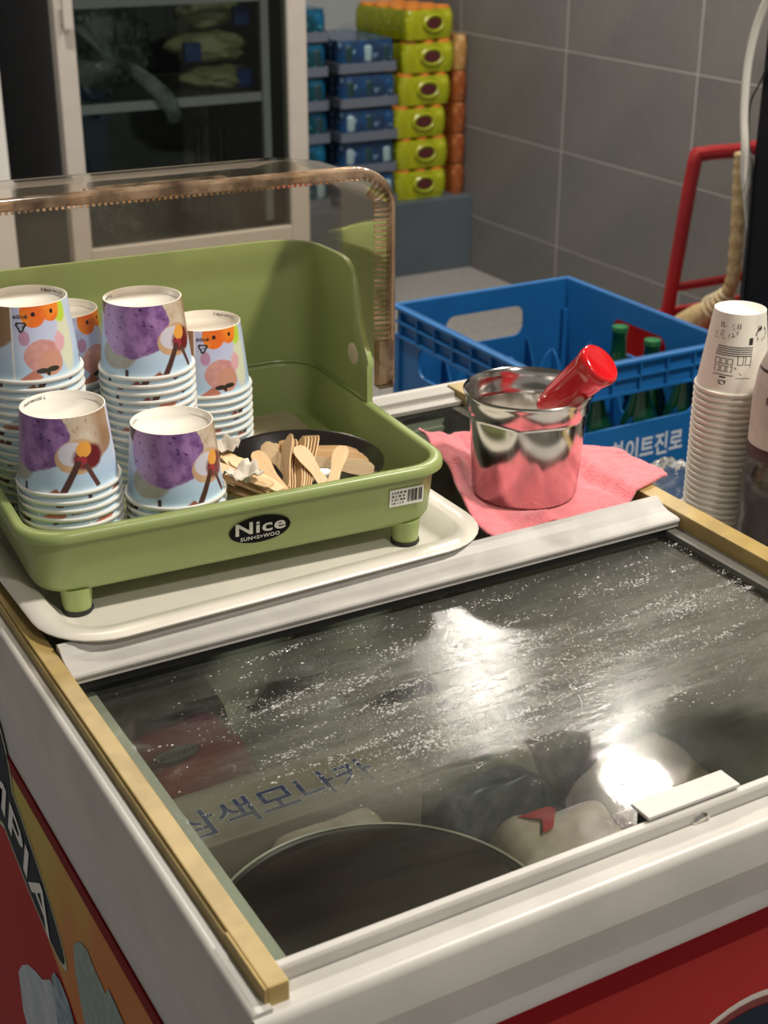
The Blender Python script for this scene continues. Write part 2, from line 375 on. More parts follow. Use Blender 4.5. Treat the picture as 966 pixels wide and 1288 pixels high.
# body shell and painted panels
def ring(bb, x0, x1, y0, y1, z0, z1, t, mi=0):
    bb.box(x0, x0+t, y0, y1, z0, z1, mi); bb.box(x1-t, x1, y0, y1, z0, z1, mi); bb.box(x0+t, x1-t, y0, y0+t, z0, z1, mi); bb.box(x0+t, x1-t, y1-t, y1, z0, z1, mi)
b = B(); ring(b, FX0, FX1, FY0, FY1, .06, .745, .02); b.box(FX0, FX1, FY0, FY1, .05, .06)
body = fz.part('cabinet_body', b, lt_band)
# side advert: orange / yellow field with red corner
m, p = newmat('advert_side'); bb = NB(m); X, Y, Z = bb.sep(bb.coord('Object'))
wv = bb.noise(3., 2., bb.mapping(bb.coord('Object'), (1, 4.0, .6)))
stripe = bb.math('ADD', bb.math('MULTIPLY', Y, 14.), bb.math('ADD', bb.math('MULTIPLY', Z, 10.), bb.math('MULTIPLY', wv, 3.)))
sv = bb.math('ADD', .5, bb.math('MULTIPLY', bb.math('SINE', stripe), .5))
c_ = bb.mix(sv, (.58, .20, .06), (.52, .43, .10))
redf = bb.ramp(bb.math('ADD', Z, bb.math('MULTIPLY', bb.math('SUBTRACT', Y, .4), -.55)), .520, .505)
c_ = bb.mix(redf, c_, (.42, .008, .012)); bb.t.links.new(c_, p.inputs['Base Color']); p.inputs['Roughness'].default_value = .5; p.inputs['Specular IOR Level'].default_value = .06; adv = m
redpanel = mat('red_print', (.40, .010, .008), .5, spec=.25, var=.2, vscale=3)
OX, OY, OZ = .295, .37, 0
px = FX0-.0012
b = B().box(px, FX0, .03, FY1, .10, .645); pan = fz.part('advert_panel', b, adv)
b = B().box(px-.0005, FX0, .012, FY1, .645, .6585); fz.part('advert_border', b, dkred)
b = B().box(.02, .575, FY0-.0012, FY0, .10, .692); fz.part('front_panel', b, redpanel)
b = B().box(.005, .59, FY0-.0016, FY0, .692, .7075); fz.part('front_border', b, dkred)
# advert artwork: oval name plate and ice pops, thin printed layers on the left side
navy = mat('navy_print', (.012, .022, .035), .6, spec=.1); pale = mat('pale_green_print', (.45, .50, .36), .5, spec=.2); lett = mat('silver_letter_print', (.80, .80, .78), .5, spec=.2)
teal = mat('teal_print', (.17, .26, .26), .45, col2=(.26, .36, .34), vscale=120); bluep = mat('pale_blue_print', (.36, .44, .55), .45, col2=(.48, .55, .63), vscale=30); bluebr = mat('blue_brush_print', (.10, .22, .30), .5, col2=(.30, .42, .46), vscale=90)
ey, ez = Vector((0, -1, 0)), Vector((0, 0, 1))
tip = atx((82, 1212), px); ac = atx((66, 1150), px); mc = atx((8, 1010), px)
dirv = Vector((0, -1, 0)); dirv = (tip-mc); dirv.x = 0; dirv.normalize(); nrm = Vector((0, dirv.z, -dirv.y))
if nrm.z < 0: nrm = -nrm
ocen = tip - dirv*.20
b = B()
for k, (gx, gy) in enumerate(((.206, .043), (.200, .038))):
    V, F = ellipse2d(gx, gy, 48); place2d(b, (V, F), ocen+Vector((-.0004*(k+1), 0, 0)), dirv, nrm, k)
    V, F = ellipse2d(.07*(1-.08*k), .075*(1-.07*k), 32); place2d(b, (V, F), ocen+nrm*.012+Vector((-.0004*(k+1)-.0001, 0, 0)), dirv, nrm, k)
pl = fz.part('name_plate_print', b, [pale, navy])
tv = text2d('OLYMPIA', .058, bold=.0006, space=.98); sx = .33/(max(v[0] for v in tv[0])-min(v[0] for v in tv[0]))
b = B(); place2d(b, tv, ocen+dirv*.004+Vector((-.0016, 0, 0))-nrm*.001, dirv*sx, nrm*1.0); fz.part('name_lettering', b, lett)
def decal(name, pts, mt, dx):
    b = B(); P = [atx(q, px) for q in pts]; b.add([q+Vector((-dx, 0, 0)) for q in P], [tuple(range(len(P)))]); fz.part(name, b, mt)
decal('ice_pop_print', [(24, 1222), (28, 1214), (36, 1213), (46, 1222), (54, 1232), (64, 1232), (70, 1250), (82, 1288), (90, 1310), (40, 1310), (30, 1270)], bluep, .0005)
decal('ice_pop_print', [(66, 1228), (69, 1222), (76, 1232), (88, 1262), (98, 1300), (76, 1300), (70, 1262)], bluebr, .0008)
decal('ice_pop_print', [(93, 1192), (96, 1185), (102, 1185), (110, 1194), (120, 1220), (132, 1246), (142, 1275), (150, 1300), (110, 1300), (102, 1260), (95, 1220)], teal, .0005)
decal('ice_pop_print', [(134, 1250), (137, 1243), (144, 1258), (156, 1285), (160, 1300), (138, 1300)], teal, .0007)
# front oval print
b = B(); fc = Vector((.352, FY0-.0014, .556))
for k, (gx, gy, mi) in enumerate(((.086, .082, 0), (.082, .077, 1), (.076, .070, 2))):
    place2d(b, ellipse2d(gx, gy, 48), fc+Vector((0, -.0004*k, 0)), (.93, 0, .0), (0, 0, 1), mi)
fz.part('front_badge_print', b, [mat('badge_white', (.62, .55, .50), .4), mat('badge_maroon', (.16, .01, .012), .4), navy])
# skirt rails (left, front, right, back) with rolled top edges
def roll(x_out, x_in, zt, zb, r):
    pts = [(x_in, zb), (x_out, zb)]
    s_ = 1 if x_in > x_out else -1
    for k in range(7):
        a = PI-PI/2*k/6; pts.append((x_out+s_*r+s_*r*math.cos(a), zt-r+r*math.sin(a)))
    pts += [(x_in, zt)]
    return pts
FT = .790
L0, R1, Y0, Y1 = -.0052, .603, -.0075, .754
b = B(); b.prism(roll(L0, .0070, FT, .744, .0045), 'y', Y0+.004, Y1-.003)
fz.part('side_rail', b, white_rail, smooth=True, ang=50)
b = B(); b.prism(roll(R1, .584, FT, .757, .009), 'y', Y0+.003, Y1-.003); fz.part('side_rail', b, white_rail, smooth=True, ang=50)
b = B(); b.prism(roll(Y0, .0128, .7875, .756, .0065), 'x', L0+.0012, R1-.003); fz.part('front_rail', b, white_rail, smooth=True, ang=50)
b = B(); b.prism(roll(Y1, .738, FT+.006, .757, .009), 'x', L0+.003, R1-.003); fz.part('back_rail', b, white_rail, smooth=True, ang=50)
# skirt: undercut below the rails, leaning inwards to the body
b = B(); b.prism([(L0+.0006, .744), (L0+.0042, .7085), (.016, .7085), (.016, .744)], 'y', Y0+.011, Y1-.003); fz.part('skirt_band', b, white_rail)
b = B(); b.prism([(Y0+.0006, .756), (Y0+.0102, .7225), (.018, .7225), (.018, .756)], 'x', L0+.0012, R1-.003); fz.part('skirt_band', b, white_rail)
b = B(); b.prism([(R1-.0006, .757), (R1-.0065, .7225), (.580, .7225), (.580, .757)], 'y', Y0+.011, Y1-.003); fz.part('skirt_band', b, white_rail)
b = B(); b.box(L0+.0004, L0+.0012, Y0+.0015, Y0+.0042, .745, FT-.004); fz.part('corner_seam', b, blackp)
# liner with ledge
b = B(); ring(b, .006, .585, .0125, .738, .7655, .7735, .031)
b.box(.030, .037, .03, .708, .50, .766); b.box(.553, .560, .03, .708, .50, .766); b.box(.037, .553, .028, .036, .50, .766); b.box(.037, .553, .702, .710, .50, .766); b.box(.03, .56, .03, .71, .49, .50)
fz.part('inner_liner', b, liner)
# brass track strips
b = B(); b.box(.0060, .0185, .0005, .735, .7735, .800, 0); b.box(.0042, .0062, .050, .735, .7880, .7975, 0); b.box(.0042, .0062, .0005, .050, .7735, .7995, 0)
fz.part('track_strip', b, [gold], bevel=.0012)
b = B(); b.box(.565, .5845, .012, .7325, .7735, .800, 0); fz.part('track_strip', b, [gold], bevel=.0012)
b = B(); b.box(.551, .565, .012, .7325, .7735, .7865, 0); fz.part('track_channel', b, [mat('dark_track', (.10, .095, .08), .5)], bevel=.001)
# sliding lids: pane + bars
b = B(); b.box(.0195, .5645, .0215, .352, .7765, .7815, 1); b.mi[0] = 0; fl = fz.part('sliding_lid', b, glass_front)
fl['label'] = 'fogged sliding glass pane with water streaks'
# condensation drops on the pane: real beads along the streaks
def bead_field():
    rnd = random.Random(21); b = B(); cnt = 0
    for _ in range(80000):
        x, y = rnd.uniform(.03, .555), rnd.uniform(.05, .34)
        yr = y-.11*x                       # streaks run slightly oblique to the bar
        d1 = noise.noise((x*7, yr*42, 3.3)); d2 = noise.noise((x*22, yr*130, 8.1)); d3 = noise.noise((x*5, y*7, 1.1))
        edge = min(1., max(0., (y+.06*x-.12+.05*d3)/.04))*min(1., max(.06, (x-.06+.1*d3)/.10))
        pr = max(0., d1*1.3+d2*.9+d3*.7-.08)*.48+.030
        if rnd.random() > pr*edge: continue
        r = rnd.choice((.00024, .00028, .00033, .0004, .0005, .00066))*(1.25 if d2 > .25 else 1.0); st_ = rnd.uniform(1., 2.2) if d2 > .1 else 1.
        V = [(x, y, .7815+r*.75)]
        for (q, hz) in ((.62, .55), (1.0, 0)):
            for a in range(6): V.append((x+r*st_*q*math.cos(a*PI/3), y+r*q*math.sin(a*PI/3)+.1*r*st_*q*math.cos(a*PI/3), .7815+r*hz))
        F = [(0, 1+a, 1+(a+1) % 6) for a in range(6)]+[(1+a, 7+a, 7+(a+1) % 6, 1+(a+1) % 6) for a in range(6)]
        b.add(V, F); cnt += 1
        if cnt > 14000: break
    return b
bead_m = mat('water_bead', (.60, .60, .57), .06, spec=1.0, alpha=.55)  # pale grey body colour stands in for the bright sparkle of the drops
bd_ = obj('water_beads', mesh('water_beads', bead_field(), bead_m, smooth=True, ang=90), None, fl); bd_['kind'] = 'stuff'
def sub(parent, name, b, mats, **k):
    """sub-part given in world coordinates under a world-coordinate part"""
    return obj(name, b, mats, parent, None, **k)
sub(fl, 'pull_bar', B().prism([(.3470, .7920), (.3462, .7942), (.3470, .7960), (.3500, .7968), (.3625, .7975), (.3690, .7995), (.3745, .8040), (.3790, .8055), (.3815, .8045), (.3815, .7895), (.3500, .7895)], 'x', .0196, .5635), alu, bevel=.0006)
sub(fl, 'bar_seal', B().prism([(.3490, .7818), (.3490, .7892), (.3805, .7892), (.3805, .7818)], 'x', .0200, .5630), blackp)
sub(fl, 'bar_slot', B().prism([(.3476, .7885), (.3476, .7905), (.3520, .7905), (.3520, .7885)], 'x', .0198, .5632), alu)
sub(fl, 'front_bar', B().prism([(.0140, .776), (.0140, .7955), (.0150, .797), (.0195, .797), (.0205, .796), (.0205, .776)], 'x', .0186, .5645), [white_rail], bevel=.0005)
b = B().box(.0187, .5644, .01365, .0140, .7775, .7950); sub(fl, 'front_bar_face', b, white_rail)
lk = sub(fl, 'lock_block', B().box(.266, .330, .0206, .0320, .7816, .7985), blackp, bevel=.001)
sub(fl, 'lock_plate', B().box(.262, .333, .0170, .0345, .7985, .8010), white_rail, bevel=.0007)
kn = B(); 
rings_ = [[(.3000+r*math.cos(2*PI*i/20), y, .7865+r*math.sin(2*PI*i/20)) for i in range(20)] for r, y in ((.0072, .0139), (.0072, .0125), (.0060, .0115), (.0045, .0112), (.0040, .0120), (.0001, .0120))]
kn.loft(rings_, True, True); sub(fl, 'lock_cylinder', kn, chrome, smooth=True)
b = B(); b.box(.0195, .5645, .353, .706, .7825, .7875, 1); b.mi[0] = 0; bl = fz.part('sliding_lid', b, glass_back)
bl['label'] = 'clear dark glass pane under the tray'
sub(bl, 'back_bar', B().prism([(.700, .7876), (.700, .7920), (.714, .7930), (.716, .7975), (.733, .7985), (.735, .797), (.735, .7876)], 'x', .0196, .5645), mat('dull_bar', (.30, .285, .25), .45, .2), bevel=.0006)
for (fx, fy) in ((.04, .05), (.55, .05), (.04, .70), (.55, .70)):
    fz.part('foot', B().lathe([(.018, 0), (.020, .004), (.016, .05)], 16, (fx, fy, 0), True, True), rubber)

# ---- things lying in the freezer, seen through the fogged glass
FL = .50
tubm = mat('dark_brown_lid', (.030, .020, .015), .30, var=.4, vscale=14); tubw = mat('tub_carton', (.35, .30, .24), .6)
tub = Thing('ice_cream_tub', 'big round ice cream tub with dark brown lid inside the freezer', 'tub', (.1690, .1665, FL))
tub.part('tub_body', B().lathe([(.108, 0), (.119, .118), (.10, .118)], 56, (0, 0, 0), True, False), tubw, w=False, smooth=True)
tub.part('lid', B().lathe([(.1235, .104), (.1270, .106), (.1275, .137), (.1255, .1405), (.1225, .1390), (.1205, .1350), (.0001, .1345)], 72), tubm, w=False, smooth=True)
tub.part('lid_rim', B().lathe([(.1262, .1400), (.1272, .1412), (.1260, .1422), (.1245, .1414)], 72), mat('pale_rim', (.42, .42, .34), .3), w=False, smooth=True)
def pillow(name, label, c, sx, sy, h, rz, mt, cat='ice cream pack', seed=0, group=None, n=14, pw=3.2, wa=1.0):
    b = B(); V = []; F = []
    for sgn in (1, -1):
        for i in range(n+1):
            for j in range(n+1):
                u, v = i/n*2-1, j/n*2-1
                e = max(0., (1-abs(u)**pw))*max(0., (1-abs(v)**pw)); e = e**.55
                wv = (noise.noise((u*1.7+seed, v*1.7, seed*.37))*.22+noise.noise((u*5+seed, v*5, seed))*.07)*wa
                V.append((u*sx/2*(1+.02*wv), v*sy/2, h/2+sgn*h/2*e*(1+wv)))
    m_ = (n+1)**2
    for i in range(n):
        for j in range(n):
            a = i*(n+1)+j; F.append((a, a+1, a+n+2, a+n+1)); F.append((m_+a, m_+a+n+1, m_+a+n+2, m_+a+1))
    b.add(V, F); zmin = min(v[2] for v in V); b.v = [(x, y, z-zmin) for x, y, z in b.v]
    o = obj(name, b, mt, smooth=True, loc=c, rz=rz, ang=80); tag(o, label, cat, group); return o
redpk = mat('red_wrapper', (.46, .026, .034), .35, col2=(.40, .016, .022), vscale=30); beigepk = mat('beige_wrapper', (.66, .58, .48), .4, col2=(.52, .43, .34), vscale=35)
brownpk = mat('grey_brown_carton', (.30, .265, .21), .5, var=.15); navypk = mat('navy_wrapper', (.03, .04, .06), .4, col2=(.10, .11, .13), vscale=60); greypk = mat('olive_grey_wrapper', (.13, .14, .10), .45, var=.2)
ZP = .635
def pk(p0, p1, h=0): return atz(p0, ZP)
# HACCP bag
c0 = atz((236, 930), ZP); o = pillow('ice_cream_bag', 'red plastic ice cream bag with an oval mark under the glass', (c0.x, c0.y, FL), .105, .085, .138, .10, redpk, seed=1.2, pw=6., wa=.25)
b = B(); mk = atz((222, 943), ZP+.012)-Vector((c0.x, c0.y, FL)); mk = Matrix.Rotation(-.10, 3, 'Z') @ mk
lp = Vector((mk.x, mk.y, .1425))
place2d(b, ellipse2d(.021, .0105, 32), lp, (1, 0, 0), (0, 1, 0), 0); place2d(b, ellipse2d(.0190, .0090, 32), lp+Vector((0, 0, .0005)), (1, 0, 0), (0, 1, 0), 1)
place2d(b, text2d('HACCP', .0100, bold=.0002), lp+Vector((0, 0, .0010)), (-1, 0, 0), (0, -1, 0), 0)
obj('oval_mark', b, [mat('mark_dark', (.03, .035, .04), .5), mat('mark_silver', (.34, .34, .33), .5)], o)
# carton with the big blue letters
c0 = atz((360, 1010), ZP)
ct = Thing('ice_cream_carton', 'grey brown ice cream carton with big blue Korean letters under the glass', 'carton', (c0.x+.004, atz((366, 1030), ZP).y+.036, FL), 0.02)
ct.part('box', B().box(-.110, .110, -.036, .036, 0, .135), brownpk, w=False, bevel=.002)
b = B(); tv = text2d('삼색모나카', .044, bold=.0016)
sxx = .175/(max(v[0] for v in tv[0])-min(v[0] for v in tv[0]))
place2d(b, tv, (-.008, -.010, .1353), (sxx, 0, 0), (0, .85, 0), 0)
tv2 = text2d('삼색모나카', .044, bold=.0004); place2d(b, tv2, (-.008, -.010, .1357), (sxx, 0, 0), (0, .85, 0), 1)
ct.part('lettering', b, [mat('letter_edge', (.42, .42, .40), .5), mat('letter_blue', (.035, .055, .16), .5)], w=False)
def bagp(p, sx, sy, rz, mt, label, seed, h=.132, nm='ice_cream_bar_pack', dz=0, pw=3.2, wa=1.0):
    c = atz(p, ZP) if p[0] > 2 else Vector((*p, ZP)); return pillow(nm, label, (c.x, c.y, FL+dz), sx, sy, h, rz, mt, seed=seed, pw=pw, wa=wa)
bagp((.198, .309), .110, .026, .02, beigepk, 'narrow beige wrapper wedged between carton and round tub under glass', 2.4, h=.128, pw=9., wa=.15)
bagp((.087, .3015), .044, .034, .03, beigepk, 'small beige wrapper between brass strip and round tub under glass', 3.1, h=.126, pw=9., wa=.15)
bagp((.358, .214), .115, .085, -.20, beigepk, 'beige wrapper with a red print right of the round tub', 5.5, h=.126, pw=7., wa=.4)
bagp((.352, .309), .112, .042, .05, navypk, 'dark navy wrapper lying beyond the round tub', 6.1, h=.118, pw=5., wa=.5)
bagp((.163, .564), .11, .08, .0, greypk, 'olive grey wrapper behind the red bag under the glass', 7.4, h=.135)
bagp((.375, .400), .12, .10, .1, greypk, 'olive grey wrapper in the middle of the freezer', 8.8, h=.12)
bagp((.500, .402), .085, .12, -.1, navypk, 'dark navy wrapper in the back half of the freezer', 9.3, h=.11)
bagp((.487, .265), .11, .11, .1, beigepk, 'beige wrapper lying under the lock plate', 10.1, h=.12)
bagp((.351, .560), .17, .11, .1, navypk, 'dark navy wrapper below the long metal pull bar', 11.7, h=.10)
c0 = atz((668, 1045), ZP); 
rb = B(); rb.add([(0, 0, 0), (.012, .022, .001), (.006, .026, .001), (-.022, .020, .001), (-.004, .012, .001), (-.010, -.004, .001)], [(0, 1, 2, 4, 5), (2, 3, 4)])
pk_o = [o for o in bpy.data.objects if o.get('label', '').startswith('beige wrapper with a red print')][0]
rbo = obj('red_print', rb, redpk, pk_o); rbo.location = (-.012, .000, .1335)

# ================================================================== TRAY + GREEN CASE
tray = Thing('serving_tray', 'cream melamine serving tray with rounded corners under the green case', 'tray', (.205, .511, .7877), math.radians(1.2))
def tr_ring(g, z, r): return rr(-.186-g, .178+g, -.138-g, .165+g, r+g, z, 8)
TS = .88
b = B(); b.loft([tr_ring(g_, z_*TS, .045) for g_, z_ in ((-.030, 0), (-.019, .006), (-.0115, .0215), (.005, .0240), (.0075, .0220), (.0085, .0238), (.0065, .0262), (-.0105, .0252), (-.0205, .0085), (-.026, .0050))], True, True)
tray.part('tray_shell', b, tray_w, w=False, smooth=True, ang=60)
# case: local frame, front-left rim corner at origin
ZC = .812
cs = Thing('display_case', 'green plastic cup case with an oval black badge on the tray', 'case', (.0155, .4270, ZC-.020), math.radians(-3.4))
CW, CD = .357, .306
def cr(g, z, r, n=8): return rr(g, CW-g, g, CD-g, r, z, n)
b = B(); b.loft([cr(.022, .020, .024), cr(.013, .0215, .028), cr(.010, .027, .030), cr(.0065, .0660, .032), cr(.0005, .0665, .034), cr(0, .0690, .035), cr(.0008, .0735, .035), cr(.0035, .0748, .034), cr(.0080, .0745, .032), cr(.0095, .0715, .031), cr(.0112, .030, .029), cr(.0130, .0245, .028)], True, True)
cs.part('base_tub', b, green, w=False, smooth=True, ang=60)
# hood: thin wall following the rim round the back, with S shaped front edges
path = []   # (x, y) along the centre line from the right front to the left front of the hood
g = .0045; rc = .040
path += [(CW-g, y) for y in np.linspace(.158, CD-g-rc, 16)]
path += [(CW-g-rc+rc*math.cos(a), CD-g-rc+rc*math.sin(a)) for a in np.linspace(0, PI/2, 10)[1:]]
path += [(x, CD-g) for x in np.linspace(CW-g-rc, g+rc, 10)[1:]]
path += [(g+rc+rc*math.cos(a), CD-g-rc+rc*math.sin(a)) for a in np.linspace(PI/2, PI, 10)[1:]]
path += [(g, y) for y in np.linspace(CD-g-rc, .158, 16)[1:]]
def htop(y):
    pts = [(.158, .112), (.161, .118), (.170, .130), (.180, .150), (.186, .170), (.190, .182), (.196, .190), (.206, .1955), (.220, .197), (CD, .193)]
    for (a, za), (c, zc) in zip(pts, pts[1:]):
        if y <= c: return za+(zc-za)*(y-a)/(c-a)
    return pts[-1][1]
ysd = [.158, .159, .161, .165, .170, .175, .180, .183, .186, .190, .196, .206, .215, .225, .240, CD-g-rc]
n_ = len(ysd)
for i in range(n_): path[i] = (CW-g, ysd[i]); path[-1-i] = (g, ysd[i])
b = B(); P2 = [Vector((x, y)) for x, y in path]; N2 = []
for i in range(len(P2)):
    t = (P2[min(i+1, len(P2)-1)]-P2[max(i-1, 0)]).normalized(); N2.append(Vector((t.y, -t.x)))
prof_n = 5; rings_ = []
for i, pnt in enumerate(P2):
    zt = htop(pnt.y); zb = .066; nn = N2[i]; h_ = .0027; row = []
    dr = .012*max(0, (zt-.11)/.09)      # slight outward draft of the back
    for (off, z, k) in ((-h_, zb, 0), (-h_, zb+(zt-zb)*.5, .5), (-h_, zt-.004, 1), (-h_*.2-.001, zt, 1), (h_*.6+.0015, zt, 1), (h_+.0015, zt-.003, 1), (h_, zt-.006, 1), (h_, zb+(zt-zb)*.5, .5), (h_, zb, 0)):
        q = pnt+nn*off; row.append((q.x, q.y+dr*k*(1 if pnt.y > CD-.06 else max(0, (pnt.y-.2)/.06) if pnt.y > .2 else 0)*.6, z))
    rings_.append(row)
b.loft(rings_, True, True)
hood = cs.part('hood', b, green, w=False, smooth=True, ang=55)
# moulded step line inside, hinge button, feet, badge, sticker
b = B()
inn = [(CW-g-.0030-(0), y) for y in (.162, .19, .22, CD-g-rc)] + [(CW-g-rc+(rc-.003)*math.cos(a), CD-g-rc+(rc-.003)*math.sin(a)) for a in np.linspace(0, PI/2, 8)[1:]] + [(x, CD-g-.003) for x in (.25, .15, g+rc)]
b.tube([(x, y, .0765) for x, y in inn], .0012, 6); cs.part('step_line', b, green, w=False, smooth=True)
rings_ = [[(CW-.0068-d, .187+r*math.cos(2*PI*i/28)*1.25, .113+r*math.sin(2*PI*i/28)*1.15) for i in range(28)] for r, d in ((.0085, 0), (.0085, .0012), (.0070, .0020), (.0001, .0022))]
cs.part('hinge_button', B().loft(rings_, True, True), cream_btn, w=False, smooth=True)
for fx, fy in ((.040, .022), (.320, .022), (.040, .205), (.320, .205)):
    f_ = cs.part('foot', B().lathe([(.0110, .004), (.0125, .022)], 24, (fx, fy, 0), True, True), green, w=False, smooth=True)
    obj('rubber_pad', B().lathe([(.0112, .0002), (.0122, .0015), (.0120, .0040)], 24, (fx, fy, 0), True, True), rubber, f_, smooth=True)
# badge on the front: the wall leans back slightly
fy0 = .0065; 
def front_pt(x, z): return Vector((x, .010-(.0035)*(z-.027)/.039-.0004, z))
eyv = (front_pt(0, .066)-front_pt(0, .027)).normalized()
bc = front_pt(.185, .0455); 
b = B(); V, F = ellipse2d(.0258, .0118, 40); place2d(b, (V, F), bc+Vector((0, -.0006, 0)), (1, 0, 0), eyv, 0)
badge = cs.part('badge', b, mat('badge_black', (.005, .005, .005), .55, spec=.1), w=False)
b = B(); tv = text2d('Nice', .0185, bold=.0004, space=1.08); place2d(b, tv, bc+Vector((0, -.0010, 0))+eyv*.0018, (1.15, 0, 0), eyv*.80, 0)
place2d(b, text2d('SUN<S>WOO', .0050, bold=.0001, space=1.1), bc+Vector((0, -.0010, 0))-eyv*.0068, (1, 0, 0), eyv*.9, 0)
obj('badge_lettering', b, mat('silver_print', (.55, .54, .48), .35), badge)
sc_ = front_pt(.3135, .0490); b = B(); place2d(b, ([(-.0155, -.0078), (.0155, -.0078), (.0155, .0078), (-.0155, .0078)], [(0, 1, 2, 3)]), sc_+Vector((0, -.0006, 0)), (1, 0, 0), eyv)
st = cs.part('price_sticker', b, paper_w, w=False)
b = B(); rnd = random.Random(3)
for k in range(26):
    x = .001+k*.0005; 
    if rnd.random() < .6: place2d(b, ([(x, -.005), (x+.0003+rnd.random()*.0003, -.005), (x+.0005, .006), (x, .006)], [(0, 1, 2, 3)]), sc_+Vector((0, -.0010, 0)), (1, 0, 0), eyv)
for rw in range(4):
    x = -.0135
    while x < -.002:
        wd = .0006+rnd.random()*.0014; place2d(b, ([(x, .004-rw*.0032), (x+wd, .004-rw*.0032), (x+wd, .0056-rw*.0032), (x, .0056-rw*.0032)], [(0, 1, 2, 3)]), sc_+Vector((0, -.0010, 0)), (1, 0, 0), eyv); x += wd+.0006+rnd.random()*.0014
obj('barcode_print', b, ink, st)
# open clear lid: rim stands upright beside the hood, shell reaches backwards
def arc_path(x0, x1, zb, zt, r, n=9):
    P = [(x1, zb), (x1, (zb+zt-r)/2), (x1, zt-r)] + [(x1-r+r*math.cos(a), zt-r+r*math.sin(a)) for a in np.linspace(0, PI/2, n)[1:]]
    P += [(x, zt) for x in np.linspace(x1-r, x0+r, 14)[1:]] + [(x0+r+r*math.cos(a), zt-r+r*math.sin(a)) for a in np.linspace(PI/2, PI, n)[1:]] + [(x0, (zb+zt-r)/2), (x0, zb)]
    return P
LZB, LZT = .097, .279
LX0, LX1 = -.020, .3735
LY0, LY1 = .160, .330
lid_rings = []
def lring(y, inset, zb, dz=0): return [(x, y, z) for x, z in arc_path(LX0+inset, LX1-inset, zb, LZT-inset*.5+dz, .030)]
b = B(); b.loft([lring(LY0, 0, LZB), lring(LY0+.09, .004, LZB+.02), lring(LY1-.05, .010, LZB+.035), lring(LY1-.015, .018, LZB+.04), lring(LY1, .040, LZB+.045)], False, False, closed=False)
last = lring(LY1, .040, LZB+.045); b.add(last, [tuple(range(len(last)))])
lid = cs.part('clear_lid', b, lid_clear, w=False, smooth=True, ang=60)
lid['label'] = 'smoky clear flip lid standing open with ribbed edge'
# rim beam: L section sweep
pth = arc_path(LX0, LX1, LZB-.008, LZT, .030)
b = B(); cen = Vector(((LX0+LX1)/2, .19)); rings_ = []
for i, (x, z) in enumerate(pth):
    t = Vector((pth[min(i+1, len(pth)-1)][0]-pth[max(i-1, 0)][0], pth[min(i+1, len(pth)-1)][1]-pth[max(i-1, 0)][1])).normalized()
    nn = Vector((t.y, -t.x))      # outward
    sec = [(-.002, 0), (.0045, 0), (.0060, .002), (.0060, .013), (.003, .014), (.003, .004), (-.002, .004)]
    rings_.append([(x+nn.x*o_, LY0+dy, z+nn.y*o_) for o_, dy in sec])
b.loft(rings_, True, True); obj('rim_beam', b, lid_edge, lid, smooth=True, ang=40)
# ribs: short bars across the inner flange, following the rim
b = B(); acc = []
dense = []
for i in range(len(pth)-1):
    L_ = math.hypot(pth[i+1][0]-pth[i][0], pth[i+1][1]-pth[i][1]); k_ = max(1, int(L_/.0012))
    for q in range(k_): dense.append((pth[i][0]+(pth[i+1][0]-pth[i][0])*q/k_, pth[i][1]+(pth[i+1][1]-pth[i][1])*q/k_))
dist = 0; lastp = None
for i in range(20, len(dense)-20):
    x, z = dense[i]
    if lastp is not None: dist += math.hypot(x-lastp[0], z-lastp[1])
    lastp = (x, z)
    if z < LZB+.035: continue
    if dist >= .0048:
        dist = 0; t = Vector((dense[i+3][0]-dense[i-3][0], dense[i+3][1]-dense[i-3][1])).normalized(); nn = Vector((t.y, -t.x))
        onside = abs(t.y) > .5
        ln = .0155 if onside else .0042
        a0 = Vector((x, 0, z)); V = []
        for (o_, dy, tt) in ((-ln, .0005, 0), (-.001, -.0010, 0)):
            for (s_, yy) in ((-.0014, .001), (.0014, .001), (.0007, -.0016), (-.0007, -.0016)):
                V.append((x+nn.x*o_+t.x*s_, LY0+dy+yy, z+nn.y*o_+t.y*s_))
        b.add(V, [(0, 1, 2, 3), (7, 6, 5, 4), (0, 4, 5, 1), (1, 5, 6, 2), (2, 6, 7, 3), (3, 7, 4, 0)])
ribs = obj('rib_row', b, lid_edge, lid); ribs['kind'] = 'stuff'
# leg below the ribs + handle lip on top
obj('leg_bar', B().box(LX1-.011, LX1+.0035, LY0-.001, LY0+.0105, LZB-.012, LZB+.033), lid_edge, lid, bevel=.001)
obj('handle_lip', B().box(.115, .235, LY0+.020, LY0+.036, LZT, LZT+.004), lid_edge, lid, bevel=.0015)

